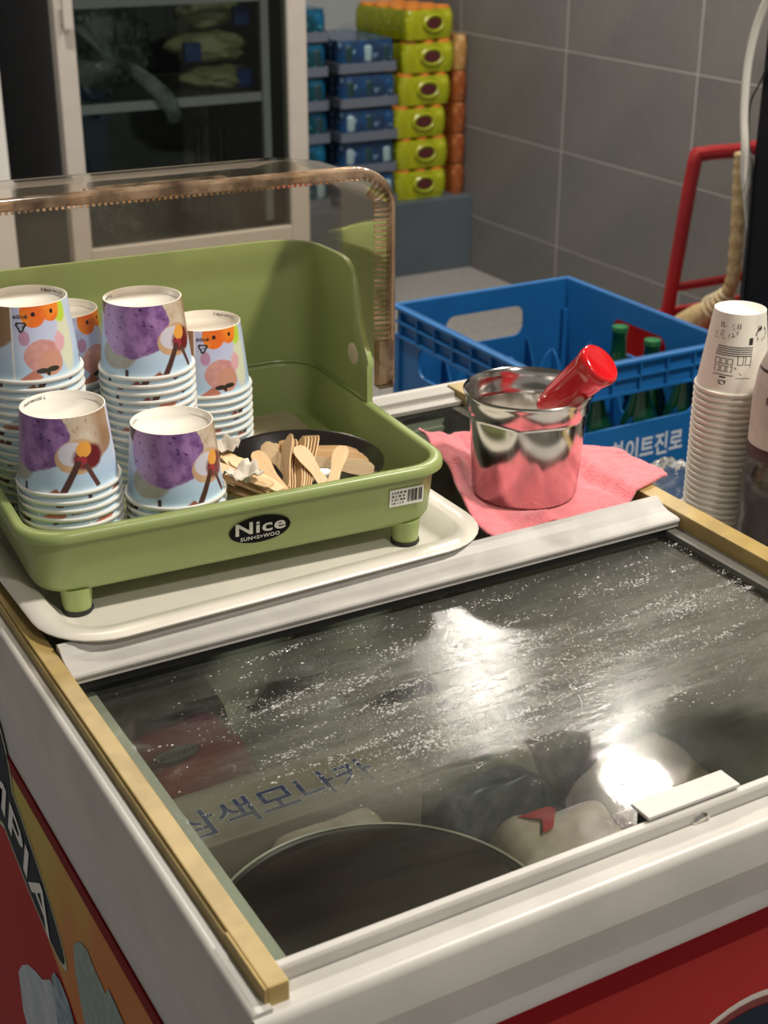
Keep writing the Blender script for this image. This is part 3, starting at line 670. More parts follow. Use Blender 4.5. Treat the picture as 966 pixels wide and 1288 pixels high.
# ================================================================== ICE CREAM CUPS
RB, RR, HC, PT = .0325, .0410, .0615, .0070
def cup_material():
    m, p = newmat('cup_print'); b = NB(m); uv = b.coord('UV'); u, v, _ = b.sep(uv)
    co = b.coord('Object'); n1 = b.noise(90., 4., co); n2 = b.noise(260., 3., co); n3 = b.noise(45., 3., co); st = b.noise(1., 3., b.mapping(uv, (60., 9., 1.)))
    # background: light blue below, warm tan / beige backdrop on the scoop side above
    c = b.mix(b.ramp(v, .35, 1.0), (.56, .66, .80), (.44, .62, .82)); c = b.mix(b.ramp(v, .80, 1.0), c, (.60, .76, .86))
    tanm = b.math('MULTIPLY', b.ramp(u, .06, .09), b.ramp(u, .572, .570))
    tn = b.mix(b.ramp(n3, .35, .7), (.58, .45, .33), (.70, .62, .52)); tn = b.mix(b.ramp(st, .5, .8), tn, (.38, .22, .12))
    tn = b.mix(b.ramp(u, .44, .52), tn, (.34, .20, .11))
    edge = b.math('ADD', b.math('MULTIPLY', b.math('ABSOLUTE', b.math('SUBTRACT', u, .46)), -1.4), b.math('ADD', .60, b.math('MULTIPLY', b.math('SUBTRACT', n1, .5), .15)))
    c = b.mix(b.math('MULTIPLY', tanm, b.ramp(b.math('SUBTRACT', v, edge), .03, -.03)), c, tn)
    c = b.mix(b.ell(u, v, .09, .02, .06, .16, .3), c, (.035, .028, .02))
    # cone behind the purple scoop, scoop
    c = b.mix(b.ell(u, v, .165, .66, .075, .20, .25, wob=n1), c, b.mix(n2, (.50, .50, .46), (.30, .27, .22)))
    pur = b.mix(b.ramp(n1, .35, .65), (.17, .07, .24), (.36, .19, .44)); pur = b.mix(b.ramp(u, .22, .13), pur, (.50, .32, .58)); pur = b.mix(b.ramp(n2, .62, .7), pur, (.06, .015, .09))
    c = b.mix(b.ell(u, v, .230, .24, .150, .45, .08, wob=n1, wa=.22), c, pur)
    # macaron, fruit cluster and brown sticks
    c = b.mix(b.ell(u, v, .405, .50, .080, .22, .10, wob=n1), c, b.mix(n1, (.52, .30, .16), (.66, .46, .30)))
    c = b.mix(b.ell(u, v, .385, .46, .050, .15, .12), c, (.62, .60, .68))
    c = b.mix(b.ell(u, v, .440, .52, .055, .16, .4, wob=n1, wa=.6), c, (.15, .012, .018))
    c = b.mix(b.ell(u, v, .425, .42, .028, .10, .2, wob=n1), c, (.80, .36, .06))
    c = b.mix(b.ell(u, v, .41, .56, .022, .06, .3, wob=n2, wa=.8), c, (.35, .03, .05))
    c = b.mix(b.seg(u, v, (.405, .55), (.335, 1.0), .0115), c, (.075, .030, .025))
    c = b.mix(b.seg(u, v, (.425, .60), (.462, .92), .0085), c, (.11, .045, .040))
    c = b.mix(b.seg(u, v, (.335, .94), (.31, 1.0), .022), c, (.26, .07, .045))
    # seam and the pink scoop panel
    c = b.mix(b.math('MULTIPLY', b.ramp(u, .568, .570), b.ramp(u, .577, .575)), c, (.85, .85, .84))
    pan = b.math('MULTIPLY', b.ramp(u, .575, .577), b.ramp(u, .80, .77))
    c = b.mix(b.math('MULTIPLY', pan, b.ramp(v, .8, .2)), c, (.55, .58, .80))
    c = b.mix(b.ell(u, v, .775, .50, .035, .42, .5), c, (.72, .74, .55))
    c = b.mix(b.ell(u, v, .765, .10, .030, .16, .3, wob=n1), c, (.52, .70, .06))
    org = b.mix(b.ramp(n3, .3, .7), (.80, .12, .015), (.92, .30, .03))
    c = b.mix(b.ell(u, v, .655, .08, .050, .19, .08), c, org); c = b.mix(b.ell(u, v, .725, .05, .040, .17, .08), c, org)
    c = b.mix(b.ell(u, v, .655, .10, .008, .03, .3), c, (.02, .01, .01)); c = b.mix(b.ell(u, v, .728, .09, .007, .03, .3), c, (.02, .01, .01))
    c = b.mix(b.ell(u, v, .615, .40, .020, .10, .4), c, (.50, .27, .42))
    arm = b.seg(u, v, (.655, .86), (.585, 1.04), .022, .15)
    c = b.mix(arm, c, (.52, .20, .14))
    pk_ = b.mix(b.ramp(n1, .35, .7), (.58, .26, .25), (.70, .38, .34))
    c = b.mix(b.ell(u, v, .675, .64, .066, .21, .08, wob=n1, wa=.1), c, pk_); c = b.mix(b.ell(u, v, .70, .74, .045, .17, .1), c, (.60, .30, .22))
    c = b.mix(b.ell(u, v, .745, .50, .022, .13, .4, wob=n2, wa=.9), c, (.74, .42, .46))
    c = b.mix(b.ell(u, v, .668, .835, .022, .035, .2), c, (.035, .028, .02)); c = b.mix(b.ell(u, v, .705, .825, .022, .035, .2), c, (.035, .028, .02)); c = b.mix(b.ell(u, v, .687, .86, .007, .05, .2), c, (.035, .028, .02))
    # short brown dash near the rim on the plain side
    c = b.mix(b.seg(u, v, (.86, .86), (.885, .86), .018), c, (.16, .05, .035)); c = b.mix(b.seg(u, v, (.20, .90), (.213, .90), .016), c, (.05, .02, .02))
    b.t.links.new(c, p.inputs['Base Color']); p.inputs['Roughness'].default_value = .38; return m
cup_print = cup_material()
def cup_mesh(name, rb, rim, h, lip, mats, n=56, rec=.0055):
    """inverted paper cup: base up, recessed base disc, rolled rim at the bottom; outer wall has a UV"""
    b = B()
    def rg(r, z): return [(r*math.sin(2*PI*i/n+PI), -r*math.cos(2*PI*i/n+PI), z) for i in range(n)]
    rim_in = rim-lip*1.0
    b.loft([rg(rim_in, lip*1.2), rg(rb+(rim_in-rb)*.5, lip*.6+h*.5), rg(rb, h)], False, False, 0)     # printed wall
    nwall = n*2
    b.loft([rg(rb, h), rg(rb-.0006, h+.0003), rg(rb-.0012, h-.0002), rg(rb-.0018, h-rec), rg(.0001, h-rec)], False, False, 1)
    b.loft([rg(rim_in, lip*1.3), rg(rim_in+lip*.7, lip*1.75), rg(rim, lip*1.1), rg(rim-lip*.1, lip*.4), rg(rim-lip*.7, 0), rg(rim_in-.0001, lip*.3), rg(rim_in-.00025, lip*1.2), rg(rb+(rim_in-rb)*rec/h*.9-.00025, h-rec-.0003)], False, False, 2)
    me = bpy.data.meshes.new(name); me.from_pydata(b.v, [], b.f)
    for mm in mats: me.materials.append(mm)
    uvl = me.uv_layers.new(name='UVMap')
    for i, pl_ in enumerate(me.polygons):
        pl_.material_index = b.mi[i]; pl_.use_smooth = True
        us = []
        for li in pl_.loop_indices:
            vi = me.loops[li].vertex_index; k = vi % n; us.append(k/n)
        wrap = max(us)-min(us) > .5
        for li, uu in zip(pl_.loop_indices, us):
            z = me.vertices[me.loops[li].vertex_index].co.z
            uvl.data[li].uv = (uu+1 if wrap and uu < .5 else uu, 1-z/h)
    me.update(); return me
cm = cup_mesh('ice_cream_cup', RB, RR, HC, .0024, [cup_print, paper_base, mat('cup_rim', (.80, .80, .75), .5)])
def cone_wrap(VF, u0, zc, rb, rim, h, off=.00025, flip=False, inner=None):
    """wrap flat drawing (metres) on the inverted cup's wall; u0 in turns, .5 faces local -y"""
    V, F = VF; out = []
    for x, y in V:
        if flip: x, y = -x, -y
        z = zc+y
        r = inner if inner else rb+(rim-rb)*(1-z/h)+off
        a = 2*PI*(u0)+PI + (x/r)
        if inner: a = 2*PI*u0+PI - x/r
        out.append((r*math.sin(a), -r*math.cos(a), z))
    return out, F
def cup_marks(parent, recyc=True):
    b = B()
    # recycling triangle + caption, upside down like the cup
    for k in range(3 if recyc else 0):
        a0 = PI/2+2*PI*k/3; a1 = a0+2*PI/3
        p0 = Vector((math.cos(a0), math.sin(a0)))*.0052; p1 = Vector((math.cos(a1), math.sin(a1)))*.0052
        d = (p1-p0).normalized(); n_ = Vector((-d.y, d.x))*.0006; q0 = p0+d*.0008; q1 = p1-d*.0022
        b.add(*cone_wrap(([tuple(q0-n_), tuple(q1-n_), tuple(q1+n_), tuple(q0+n_)], [(0, 1, 2, 3)]), .607, HC-.0150, RB, RR-.0024, HC, flip=True))
        b.add(*cone_wrap(([tuple(q1-n_*2.2), tuple(q1+d*.002), tuple(q1+n_*2.2)], [(0, 1, 2)]), .607, HC-.0150, RB, RR-.0024, HC, flip=True))
    if recyc: b.add(*cone_wrap(text2d('종이', .0036), .607, HC-.0150, RB, RR-.0024, HC, flip=True))
    if recyc: b.add(*cone_wrap(text2d('종이컵류', .0032, bold=.00008), .607, HC-.0072, RB, RR-.0024, HC, flip=True))
    if recyc: obj('recycling_mark', b, ink, parent)
    b = B(); b.add(*cone_wrap(text2d('T (031)466-8708-2', .0034, bold=.00005), 0, HC-.0030, RB, RR, HC, flip=True, inner=RB-.0021))
    obj('base_lettering', b, ink, parent)
cups = {}
STK = [ # name, x, y, number of cups, rotation (deg), labels
 ('A', .079, .513, None, .935, 32, 'front left'), ('B', .159, .4925, None, .9165, 65, ''), ('C', .181, .602, None, .983, 60, ''), ('D', .083, .6005, None, 1.0, -64, ''), ('E', .2524, .6450, None, .939, -64, ''), ('F', .1295, .6695, None, .960, -30, '')]
LBL = {'A': ('purple scoop printed paper cup topping the stack at the case corner over the tray edge', 'upturned paper cup in the corner stack behind the green front rim'),
 'B': ('purple scoop paper cup topping the short stack beside the black bowl', 'upturned paper cup in the short stack beside the black bowl'),
 'C': ('purple scoop paper cup topping the tall stack against the short one', 'upturned paper cup in the tall stack topped by a purple scoop cup'),
 'D': ('paper cup with pink moustached scoop and orange fruits on tallest stack', 'upturned paper cup in the tallest stack, under the orange fruit cup'),
 'E': ('pink scoop paper cup topping the back stack next to the green hood wall', 'upturned paper cup in the back stack beside the pale board'),
 'F': ('brown printed paper cup topping the stack hidden behind two tall ones', 'upturned paper cup in the hidden stack behind the two tall ones')}
FLOORC = ZC-.020+.0245
for nm, x, y, _, zt, rot, _l in STK:
    fl0 = FLOORC+.0002+(.0062 if nm == 'E' else 0)
    n_ = max(1, int(round((zt-fl0-HC)/PT))+1)
    for k in range(n_):
        o = bpy.data.objects.new('ice_cream_cup', cm); COL.objects.link(o)
        tp = k == n_-1; rnd = random.Random(ord(nm)*31+k)
        o.location = (x+(0 if tp else rnd.uniform(-.0001, .0001)), y+(0 if tp else rnd.uniform(-.0001, .0001)), fl0+k*PT)
        o.rotation_euler = (0, 0, math.radians(rot if tp else rnd.uniform(0, 360)))
        tag(o, LBL[nm][0 if tp else 1], 'paper cup', None if tp else 'ice cream cups of stack '+{'A': 'at the case corner', 'B': 'beside the bowl', 'C': 'in the middle', 'D': 'tallest', 'E': 'beside the board', 'F': 'hidden behind'}[nm])
        if tp and nm != 'F': cup_marks(o, nm in 'DE')

# pale board + black bowl + wooden spoons inside the case
FC = FLOORC
bd = obj('pale_board', B().loft([rr(-.064, .062, -.046, .046, .012, 0), rr(-.064, .062, -.046, .046, .012, .006)], True, True), mat('pale_wood_board', (.50, .42, .30), .6, col2=(.42, .34, .23), vscale=25), loc=(.290, .645, FC+.0002), rz=-.06, bevel=.001)
tag(bd, 'pale wooden board lying behind the black bowl', 'board')
bcen = atz((378, 578), .8465); BX, BY = bcen.x, bcen.y
KB = 1.07
bw = B().lathe([(r*KB, z*.77) for r, z in [(.0001, 0), (.030, 0), (.032, .0015), (.058, .022), (.0655, .0335), (.0675, .0375), (.0665, .0390), (.0640, .0375), (.056, .024), (.030, .0045), (.0001, .004)]], 64)
bowl = obj('black_bowl', bw, bowl_b, smooth=True, loc=(BX, BY, FC+.0003), ang=60); tag(bowl, 'black round bowl filled with flat wooden spoons', 'bowl')
def spoon_mesh():
    prof = [(0, .0036), (.003, .0050), (.010, .0055), (.022, .0046), (.033, .0042), (.042, .0052), (.050, .0064), (.060, .0068), (.066, .0054), (.0695, .0026)]
    poly = [(x-.035, h) for x, h in prof]+[(x-.035, -h) for x, h in reversed(prof)]
    b = B(); b.prism(poly, 'z', -.0006, .0006); return mesh('wooden_spoon', b, wood_spoon)
sm_ = spoon_mesh()
VH = Vector((.49, .87, 0)); VR = Vector((.87, -.49, 0)); VZ = Vector((0, 0, 1))   # view direction on the ground, its right, up
def spoon(c, d, nrm_, label, grp=None):
    """c: centre, d: direction to the broad head, nrm_: flat face normal; d and nrm_ in (right, away, up)"""
    X_ = (VR*d[0]+VH*d[1]+VZ*d[2]).normalized(); Z_ = VR*nrm_[0]+VH*nrm_[1]+VZ*nrm_[2]; Z_ = (Z_-X_*Z_.dot(X_)).normalized(); Y_ = Z_.cross(X_)
    o = bpy.data.objects.new('wooden_spoon', sm_); COL.objects.link(o)
    M = Matrix((X_, Y_, Z_)).transposed().to_4x4(); M.translation = Vector(c); o.matrix_world = M
    tag(o, label, 'spoon', grp); return o
z0 = FC+.0066
def zp(x, y, z): return atz((250+x/3.864, 530+y/3.864), z)
for k in range(13):          # tight nested row towards the hood
    spoon(zp(668, 222, 0.8455)+VH*(.0021*k)-VR*(.0012*k+.0012*(k%3))+VZ*(.0005*k+.0006*(k%2)), (.97, -.05+.010*(k%4), -.12), (-.25, -.88, .42), 'wooden spoon in the tight nested row at the bowl side by the hood', 'wooden spoons in a tight row')
for k in range(9):           # on-edge bundle in the middle
    spoon(zp(412+14*k, 262, 0.8485)+VZ*(.0002*k), (-.06+.015*k, .93, .30), (-.78, -.10, .55), 'wooden spoon in the upright bundle in the middle of the black bowl', 'wooden spoons in the middle of the bowl')
for k in range(5):
    spoon(zp(390+22*k, 195-6*k, 0.8475)-VZ*(.0008*k), (-.42, .85, .10), (-.42, -.50, .75), 'wooden spoon leaning behind the middle bundle in the bowl', 'wooden spoons behind the middle bundle')
spoon(zp(352, 258, 0.8560), (-.42, .83, .22), (-.05, -.35, .92), 'broad wooden spoon lying across the middle of the bowl pile')
spoon(zp(565, 250, 0.8555), (-.42, .78, .26), (.05, -.45, .85), 'broad wooden spoon facing out between bundle and nested row')
spoon(zp(668, 245, 0.8570), (.12, .86, .22), (-.10, -.50, .85), 'broad wooden spoon stuck upright before the nested row')
for k in range(6):           # fan beside the cups
    spoon(zp(222+14*k, 235+9*k, 0.8495+.0011*k), (-.56-.02*k, .78, .08), (.15, -.35, .90), 'wooden spoon in the fan leaning towards the cup stack', 'wooden spoons leaning to the cups')
for k in range(5):           # flat ones at the near edge
    spoon(zp(198-7*k, 285+10*k, 0.8520-.0024*k), (-.82, .55, .04), (.10, -.30, .93), 'wooden spoon lying flat along the bowl rim beside the cups', 'wooden spoons flat at the near edge')
spoon(zp(140, 205, 0.8455), (-.7, .7, .04), (.1, -.3, .9), 'wooden spoon lying lowest against the far bowl wall by the cups')
def crumple(name, label, c, sx, sy, sz, mt, seed, cat, amp=.35, n=18, fq=2.2, loc_group=None, flat=0.0):
    V = []; F = []; m_ = n*2
    for i in range(n+1):
        th = PI*i/n
        for j in range(m_):
            ph = 2*PI*j/m_; d = Vector((math.sin(th)*math.cos(ph), math.sin(th)*math.sin(ph), math.cos(th)))
            r = 1+amp*noise.noise(d*fq+Vector((seed, 0, 0)))+amp*.5*noise.noise(d*fq*2.7+Vector((0, seed, 0)))-amp*.35*abs(noise.noise(d*fq*4+Vector((0, 0, seed))))
            z = d.z*r*sz
            if z < -sz*flat: z = -sz*flat if flat else z
            V.append((d.x*r*sx, d.y*r*sy, z))
    for i in range(n):
        for j in range(m_):
            F.append((i*m_+j, i*m_+(j+1) % m_, (i+1)*m_+(j+1) % m_, (i+1)*m_+j))
    b = B().add(V, F); zm = min(v[2] for v in V); b.v = [(x, y, z-zm) for x, y, z in b.v]
    o = obj(name, b, mt, smooth=True, loc=c, ang=70); tag(o, label, cat, loc_group); return o
tissue = mat('tissue', (.66, .60, .50), .8, var=.2, vscale=80)
def napkin(label, p, z, sx, sy, rz, seed):
    n = 8; V = []; F = []
    for i in range(n+1):
        for j in range(n+1):
            u, v = i/n-.5, j/n-.5; hh = .010*noise.noise((u*3+seed, v*3, seed))+.018*(abs(u)*.7)+.003*noise.noise((u*9, v*9, seed))
            V.append((u*sx, v*sy, hh))
    for i in range(n):
        for j in range(n): a = i*(n+1)+j; F.append((a, a+n+1, a+n+2, a+1))
    zm = min(q[2] for q in V); b = B().add([(x, y, z_-zm) for x, y, z_ in V], F); o = obj('napkin_scrap', b, tissue, smooth=True, loc=(*p, z), rz=rz, ang=80)
    md = o.modifiers.new('thick', 'SOLIDIFY'); md.thickness = .0008; tag(o, label, 'napkin')
napkin('crumpled tissue scrap tucked at the far rim of the bowl beside cups', tuple(zp(100, 150, .851))[:2], .846, .020, .026, .6, 2.0)
napkin('crumpled tissue scrap under the flat spoons at the near bowl rim', tuple(zp(150, 335, .848))[:2], .8465, .026, .022, .2, 5.0)

# let the spoons and scraps settle: smallest shift that frees each from bowl, case, cups and the pieces laid before it
from mathutils.bvhtree import BVHTree
bpy.context.view_layer.update()
fixV, fixF = [], []
def soak(V, F):
    o_ = len(fixV); fixV.extend(V); fixF.extend(tuple(q_+o_ for q_ in f_) for f_ in F)
def wgeo(o): return [o.matrix_world @ v.co for v in o.data.vertices], [tuple(pl_.vertices) for pl_ in o.data.polygons]
soak(*wgeo(bowl)); soak(*wgeo(bd))
for o in bpy.data.objects:
    if o.name.startswith('base_tub') or (o.name.startswith('ice_cream_cup') and (o.location.xy-Vector((.159, .4925))).length < .01): soak(*wgeo(o))
cand = sorted(((a*a+.8*c*c+1.2*u*u+(2e-6 if u < 0 else 0), a, c, u) for a in np.arange(-.014, .0141, .002) for c in np.arange(-.012, .0141, .002) for u in np.arange(-.006, .0181, .001)))
loose = [o for o in bpy.data.objects if o.name.startswith('wooden_spoon')]+[o for o in bpy.data.objects if o.name.startswith('napkin_scrap')]
for o in loose:
    V, F = wgeo(o); T_ = BVHTree.FromPolygons(fixV, fixF)
    if o.name.startswith('napkin'): V, F = V+[v+Vector((0, 0, .0009)) for v in V], F+[tuple(q_+len(V) for q_ in f_) for f_ in F]
    for _, a, c, u in cand:
        d_ = VR*a+VH*c+VZ*u
        W2 = [v+d_ for v in V]
        if not T_.overlap(BVHTree.FromPolygons(W2, F)):
            o.location = Vector(o.location)+d_; soak(W2, F); break
    else: soak(V, F); print('UNSETTLED', o.name)

# ================================================================== CLOTH, STEEL CUP, RED SCOOP
PZ = .7877
def cloth_pt(u, v):
    # corners (plan): near-left, near-right tip, far-right, far-left
    a = Vector((.402, .3935)); b_ = Vector((.603, .4140)); c_ = Vector((.604, .4960)); d_ = Vector((.468, .6120))
    near = a.lerp(b_, u)
    d1, d2, m_ = Vector((.4575, .612)), Vector((.499, .603)), Vector((.546, .530))
    far = d1.lerp(d2, u/.30) if u < .30 else (d2.lerp(m_, (u-.30)/.35) if u < .65 else m_.lerp(c_, (u-.65)/.35))
    pnt = near.lerp(far, v)
    pnt += Vector((.018*math.sin(PI*v)*(1-u)*-.2, -.016*math.sin(PI*u)*(1-v))) + Vector((.010*math.sin(PI*v)*u*0, .010*math.sin(PI*u)*v))
    wx = noise.noise((u*3.1, v*2.7, 1.7)); wy = noise.noise((u*3.3, v*2.2, 7.7))
    edge = max(abs(u-.5), abs(v-.5))*2
    pnt += Vector((wx, wy))*.010*edge
    z = PZ+.0016
    bx, by = .485, .470; rd = math.hypot(pnt.x-bx, pnt.y-by)
    rel = min(1., max(0., (rd-.047)/.02))
    z += rel*(.0035*max(0, noise.noise((u*4+3, v*4, 2.2))+.35)+.0018*max(0, noise.noise((u*11, v*11, 5.))+.2))
    if pnt.x > .545: z = max(z, .8020+.0012*wx) if pnt.x > .560 else z+(.8020-z)*((pnt.x-.545)/.015)**1.5
    # raised fold along the far left and left side (rests beside the tray)
    f = max(0., 1-u*3.6)*min(1., max(0., (v-.15)/.35)); z += rel*.026*f**.9*(.70+.5*noise.noise((u*7, v*5, 9.)))
    z += rel*.010*max(0, math.sin(u*9+v*3.5+1.2))**2*(1-u)*v + rel*.0030*max(0, noise.noise((u*17, v*15, 3.)))
    ridge = math.exp(-((u-.16-.10*(1-v))/.05)**2)*max(0., (1-v))*.010; z += ridge*rel
    return (pnt.x, pnt.y, z)
n = 64; V = [cloth_pt(i/n, j/n) for i in range(n+1) for j in range(n+1)]; F = []
for i in range(n):
    for j in range(n): a = i*(n+1)+j; F.append((a, a+n+1, a+n+2, a+1))
cl = obj('pink_cloth', B().add(V, F), pink, smooth=True, ang=90)
md = cl.modifiers.new('thick', 'SOLIDIFY'); md.thickness = .0030; md.offset = 1.0
tag(cl, 'folded pink terry cloth spread under the steel cup', 'cloth')
SX, SY, SZ = .485, .470, PZ+.0052
cupb = B().lathe([(r*1.055, z*1.065) for r, z in [(.0001, 0), (.0425, 0), (.0450, .003), (.0492, .070), (.0500, .0755), (.0517, .0770), (.0523, .0860), (.0545, .0895), (.0550, .0915), (.0538, .0928), (.0522, .0912), (.0508, .0860), (.0500, .0775), (.0485, .0760), (.0477, .070), (.0436, .004), (.0001, .003)]], 72)
sc = Thing('steel_cup', 'stainless steel cup holding the red handled scoop on pink cloth', 'cup', (SX, SY, SZ))
sc.part('cup_wall', cupb, steel, w=False, smooth=True, ang=50)
wt_ = B().lathe([(.0001, .0560), (.0490, .0560), (.0484, .052), (.0001, .052)], 48); 
wo = obj('rinse_water', wt_, ice_wat, smooth=True, loc=(SX, SY, SZ)); tag(wo, 'cloudy rinse water filling the steel cup', 'water')
# red handle with ribs, end cap
from mathutils.bvhtree import BVHTree
def tree(V, F): return BVHTree.FromPolygons([Vector(v) for v in V], [tuple(f_) for f_ in F])
cup_tree = tree([(x+SX, y+SY, z+SZ) for x, y, z in cupb.v], cupb.f)
def scoop_axis(dz):
    h0 = Vector((SX+.010, SY-.012, SZ+.0640+dz)); line = [atz((757, 456), zz) for zz in np.linspace(.87, .99, 481)]
    near = [q for q in line if (q-h0).length <= .0740] or [min(line, key=lambda q: (q-h0).length)]
    return h0, near[-1]          # the point of that sight line that leans furthest out of the cup
dz_ = 0.0
while dz_ < .05:            # lift until the handle only lies on the rim
    h0, capc = scoop_axis(dz_); dv = (capc-h0).normalized(); L_ = (capc-h0).length
    tb_ = B().tube([h0+dv*(L_*t_) for t_ in (0, .1, .25, .5, .84, .92, 1.)], [.0100, .0125, .0145, .0160, .0182, .0197, .0178], 20)
    if not cup_tree.overlap(tree(tb_.v, tb_.f)): break
    dz_ += .0005
sp = Thing('ice_cream_scoop', 'glossy red scoop handle leaning out of the steel cup', 'scoop', tuple(h0))
dv = (capc-h0).normalized(); a_ = dv.cross(Vector((0, 0, 1))).normalized(); c2 = a_.cross(dv); L_ = (capc-h0).length
def hring(r, t, rib=0.0, n=48):
    return [h0+dv*(t*L_)+(a_*math.cos(2*PI*i/n)+c2*math.sin(2*PI*i/n))*(r*(1+(rib*(.5+.5*math.cos(6*2*PI*i/n))))) for i in range(n)]
b = B().loft([hring(.006, -.05), hring(.0100, .0), hring(.0125, .10), hring(.0145, .25, -.05), hring(.0160, .5, -.10), hring(.0178, .78, -.10), hring(.0182, .84, 0), hring(.0190, .86), hring(.0197, .92), hring(.0194, .98), hring(.0178, 1.0), hring(.0160, 1.0), hring(.0146, .992), hring(.0001, .990)], True, True)
sp.part('handle', b, redp, smooth=True, ang=45)
b = B().tube([h0-dv*.002, h0-dv*.020, h0-dv*.032], .0045, 12); sp.part('shaft', b, chrome, smooth=True)

# ================================================================== RIGHT: SIDE STAND, COFFEE CUPS, BOTTLE, BAG
ST = .715
sd = Thing('side_stand', 'low white stand beside the freezer carrying coffee cups and bottle', 'stand', (.686, .345, 0))
sd.part('top', B().box(.612, .76, .17, .52, ST-.025, ST), white_pl, bevel=.003)
for x_, y_ in ((.630, .19), (.742, .19), (.630, .50), (.742, .50)): sd.part('leg', B().box(x_-.015, x_+.015, y_-.015, y_+.015, 0, ST-.025), white_pl, bevel=.002)
RB2, RR2, HC2, PT2 = .0232, .0352, .0745, .0060
cwall = mat('white_cup_wall', (.80, .76, .67), .5)
cm2 = cup_mesh('paper_cup', RB2, RR2, HC2, .0020, [cwall, paper_base, cwall], 48, .005)
X2, Y2, ZT2 = .686, .4285, .9455
N2_ = int(round((ZT2-ST-HC2)/PT2))+1
for k in range(N2_):
    o = bpy.data.objects.new('paper_cup', cm2); COL.objects.link(o); tp = k == N2_-1
    o.location = (X2, Y2, ST+.0005+k*PT2); o.rotation_euler = (0, 0, 0 if tp else k*1.3)
    tag(o, 'white paper coffee cup with house drawing topping the stack by the bottle' if tp else 'plain white paper coffee cup in the stack under the house drawing', 'paper cup', None if tp else 'white coffee cups in the stack')
    if tp:
        b = B(); R_ = lambda x0, x1, y0, y1: ([(x0, y0), (x1, y0), (x1, y1), (x0, y1)], [(0, 1, 2, 3)])
        def put(VF, u0=.352): b.add(*cone_wrap(([(x*1.2, y*1.2) for x, y in VF[0]], VF[1]), u0, HC2-.035, RB2, RR2-.002, HC2, off=.0003))
        def frame(x0, x1, y0, y1, t=.0005):
            for q in (R_(x0, x1, y0, y0+t), R_(x0, x1, y1-t, y1), R_(x0, x0+t, y0, y1), R_(x1-t, x1, y0, y1)): put(q)
        def fine(x0, x1, y0, y1):    # long bars split so they follow the curve
            for i in range(8): put(R_(x0+(x1-x0)*i/8, x0+(x1-x0)*(i+1)/8+.00005, y0, y1))
        for r_ in range(2):
            for c_ in range(3): frame(-.0115+c_*.0050, -.0072+c_*.0050, -.0085+r_*-.0056, -.0040+r_*-.0056)
        for c_ in range(2): frame(.0060+c_*.0058, .0105+c_*.0058, -.0085, -.0015)
        for k_ in range(5): fine(-.0120+k_*.0004, .0165, -.0020+k_*.0016, -.0013+k_*.0016)
        fine(-.0120, .004, -.0170, -.0164); fine(-.0065, -.0015, -.0190, -.0178)
        put(([( .0030*math.cos(2*PI*i/16)-.004, .0018*math.sin(2*PI*i/16)-.0225) for i in range(16)], [tuple(range(16))]))
        fine(-.0072, -.0008, -.0215, -.0208)
        put(([(.004, -.0105), (.0095, -.0160), (.0095, -.0154), (.0045, -.0100)], [(0, 1, 2, 3)])); put(([(.0095, -.0160), (.0165, -.0100), (.0165, -.0094), (.0095, -.0154)], [(0, 1, 2, 3)]))
        fine(.0060, .0170, -.0185, -.0181)
        rnd = random.Random(5)
        for k_ in range(26):      # the figure group above the roof
            a = rnd.uniform(0, 2*PI); x = -.003+.0075*math.cos(a)*rnd.uniform(.6, 1); y = .0150+.0050*math.sin(a)*rnd.uniform(.6, 1); l_ = rnd.uniform(.0012, .0030); a2 = rnd.uniform(0, PI)
            dx, dy = math.cos(a2)*l_, math.sin(a2)*l_; put(([(x, y), (x+dx, y+dy), (x+dx-dy*.14, y+dy+dx*.14), (x-dy*.14, y+dx*.14)], [(0, 1, 2, 3)]))
        for x in (-.0100, -.0082, .0030, .0048): put(R_(x, x+.0006, .0185, .0225))
        for y in (.0100, .0120, .0140): put(R_(-.0150, -.0120, y, y+.0003))
        put(R_(.0130, .0160, .0068, .0120))
        for k_ in range(14):
            a = rnd.uniform(0, 2*PI); x = .0235+.0055*math.cos(a); y = .0130+.0045*math.sin(a); put(R_(x, x+.0007, y, y+.0022))
        for x in (.0195, .0215): put(R_(x, x+.0006, .0165, .0205))
        b2 = obj('house_drawing', b, ink, o)
# bottle (partly in frame)
BXc, BYc = .6885, .3500
bt = Thing('syrup_bottle', 'clear plastic bottle with cream label and dark base beside coffee cups', 'bottle', (BXc, BYc, ST))
b = B().lathe([(.0001, .001), (.034, .001), (.0395, .006), (.0400, .020), (.0390, .026), (.0400, .032), (.0400, .050), (.0390, .056), (.0400, .062), (.0398, .092), (.0375, .104), (.0365, .112), (.0372, .116), (.0372, .175), (.0345, .196), (.0240, .222), (.0140, .236), (.0135, .262), (.0001, .263)], 48)
bt.part('bottle_wall', b, pet, w=False, smooth=True, ang=50)
bt.part('dark_content', B().lathe([(.0001, .004), (.033, .004), (.0380, .008), (.0380, .086), (.0001, .086)], 40), mat('dark_syrup', (.025, .022, .022), .15, col2=(.12, .115, .11), vscale=45), w=False, smooth=True)
bt.part('label_sleeve', B().lathe([(.0378, .122), (.0378, .172), (.0352, .194), (.0282, .2125)], 48), mat('cream_label', (.60, .53, .47), .5, var=.15, vscale=40), w=False, smooth=True)
bt.part('label_stripe', B().lathe([(.0379, .1160), (.0381, .1165), (.0381, .1275), (.0379, .128)], 48), mat('brown_stripe', (.045, .016, .016), .45), w=False, smooth=True)
bt.part('cap', B().lathe([(.0155, .252), (.0155, .275), (.0145, .277), (.0001, .277)], 32), white_pl, w=False, smooth=True)
b = B()
def bw_(VF, a0, zc, r):
    V, F = VF; return [(r*math.sin(a0+x/r), -r*math.cos(a0+x/r), zc+y) for x, y in V], F
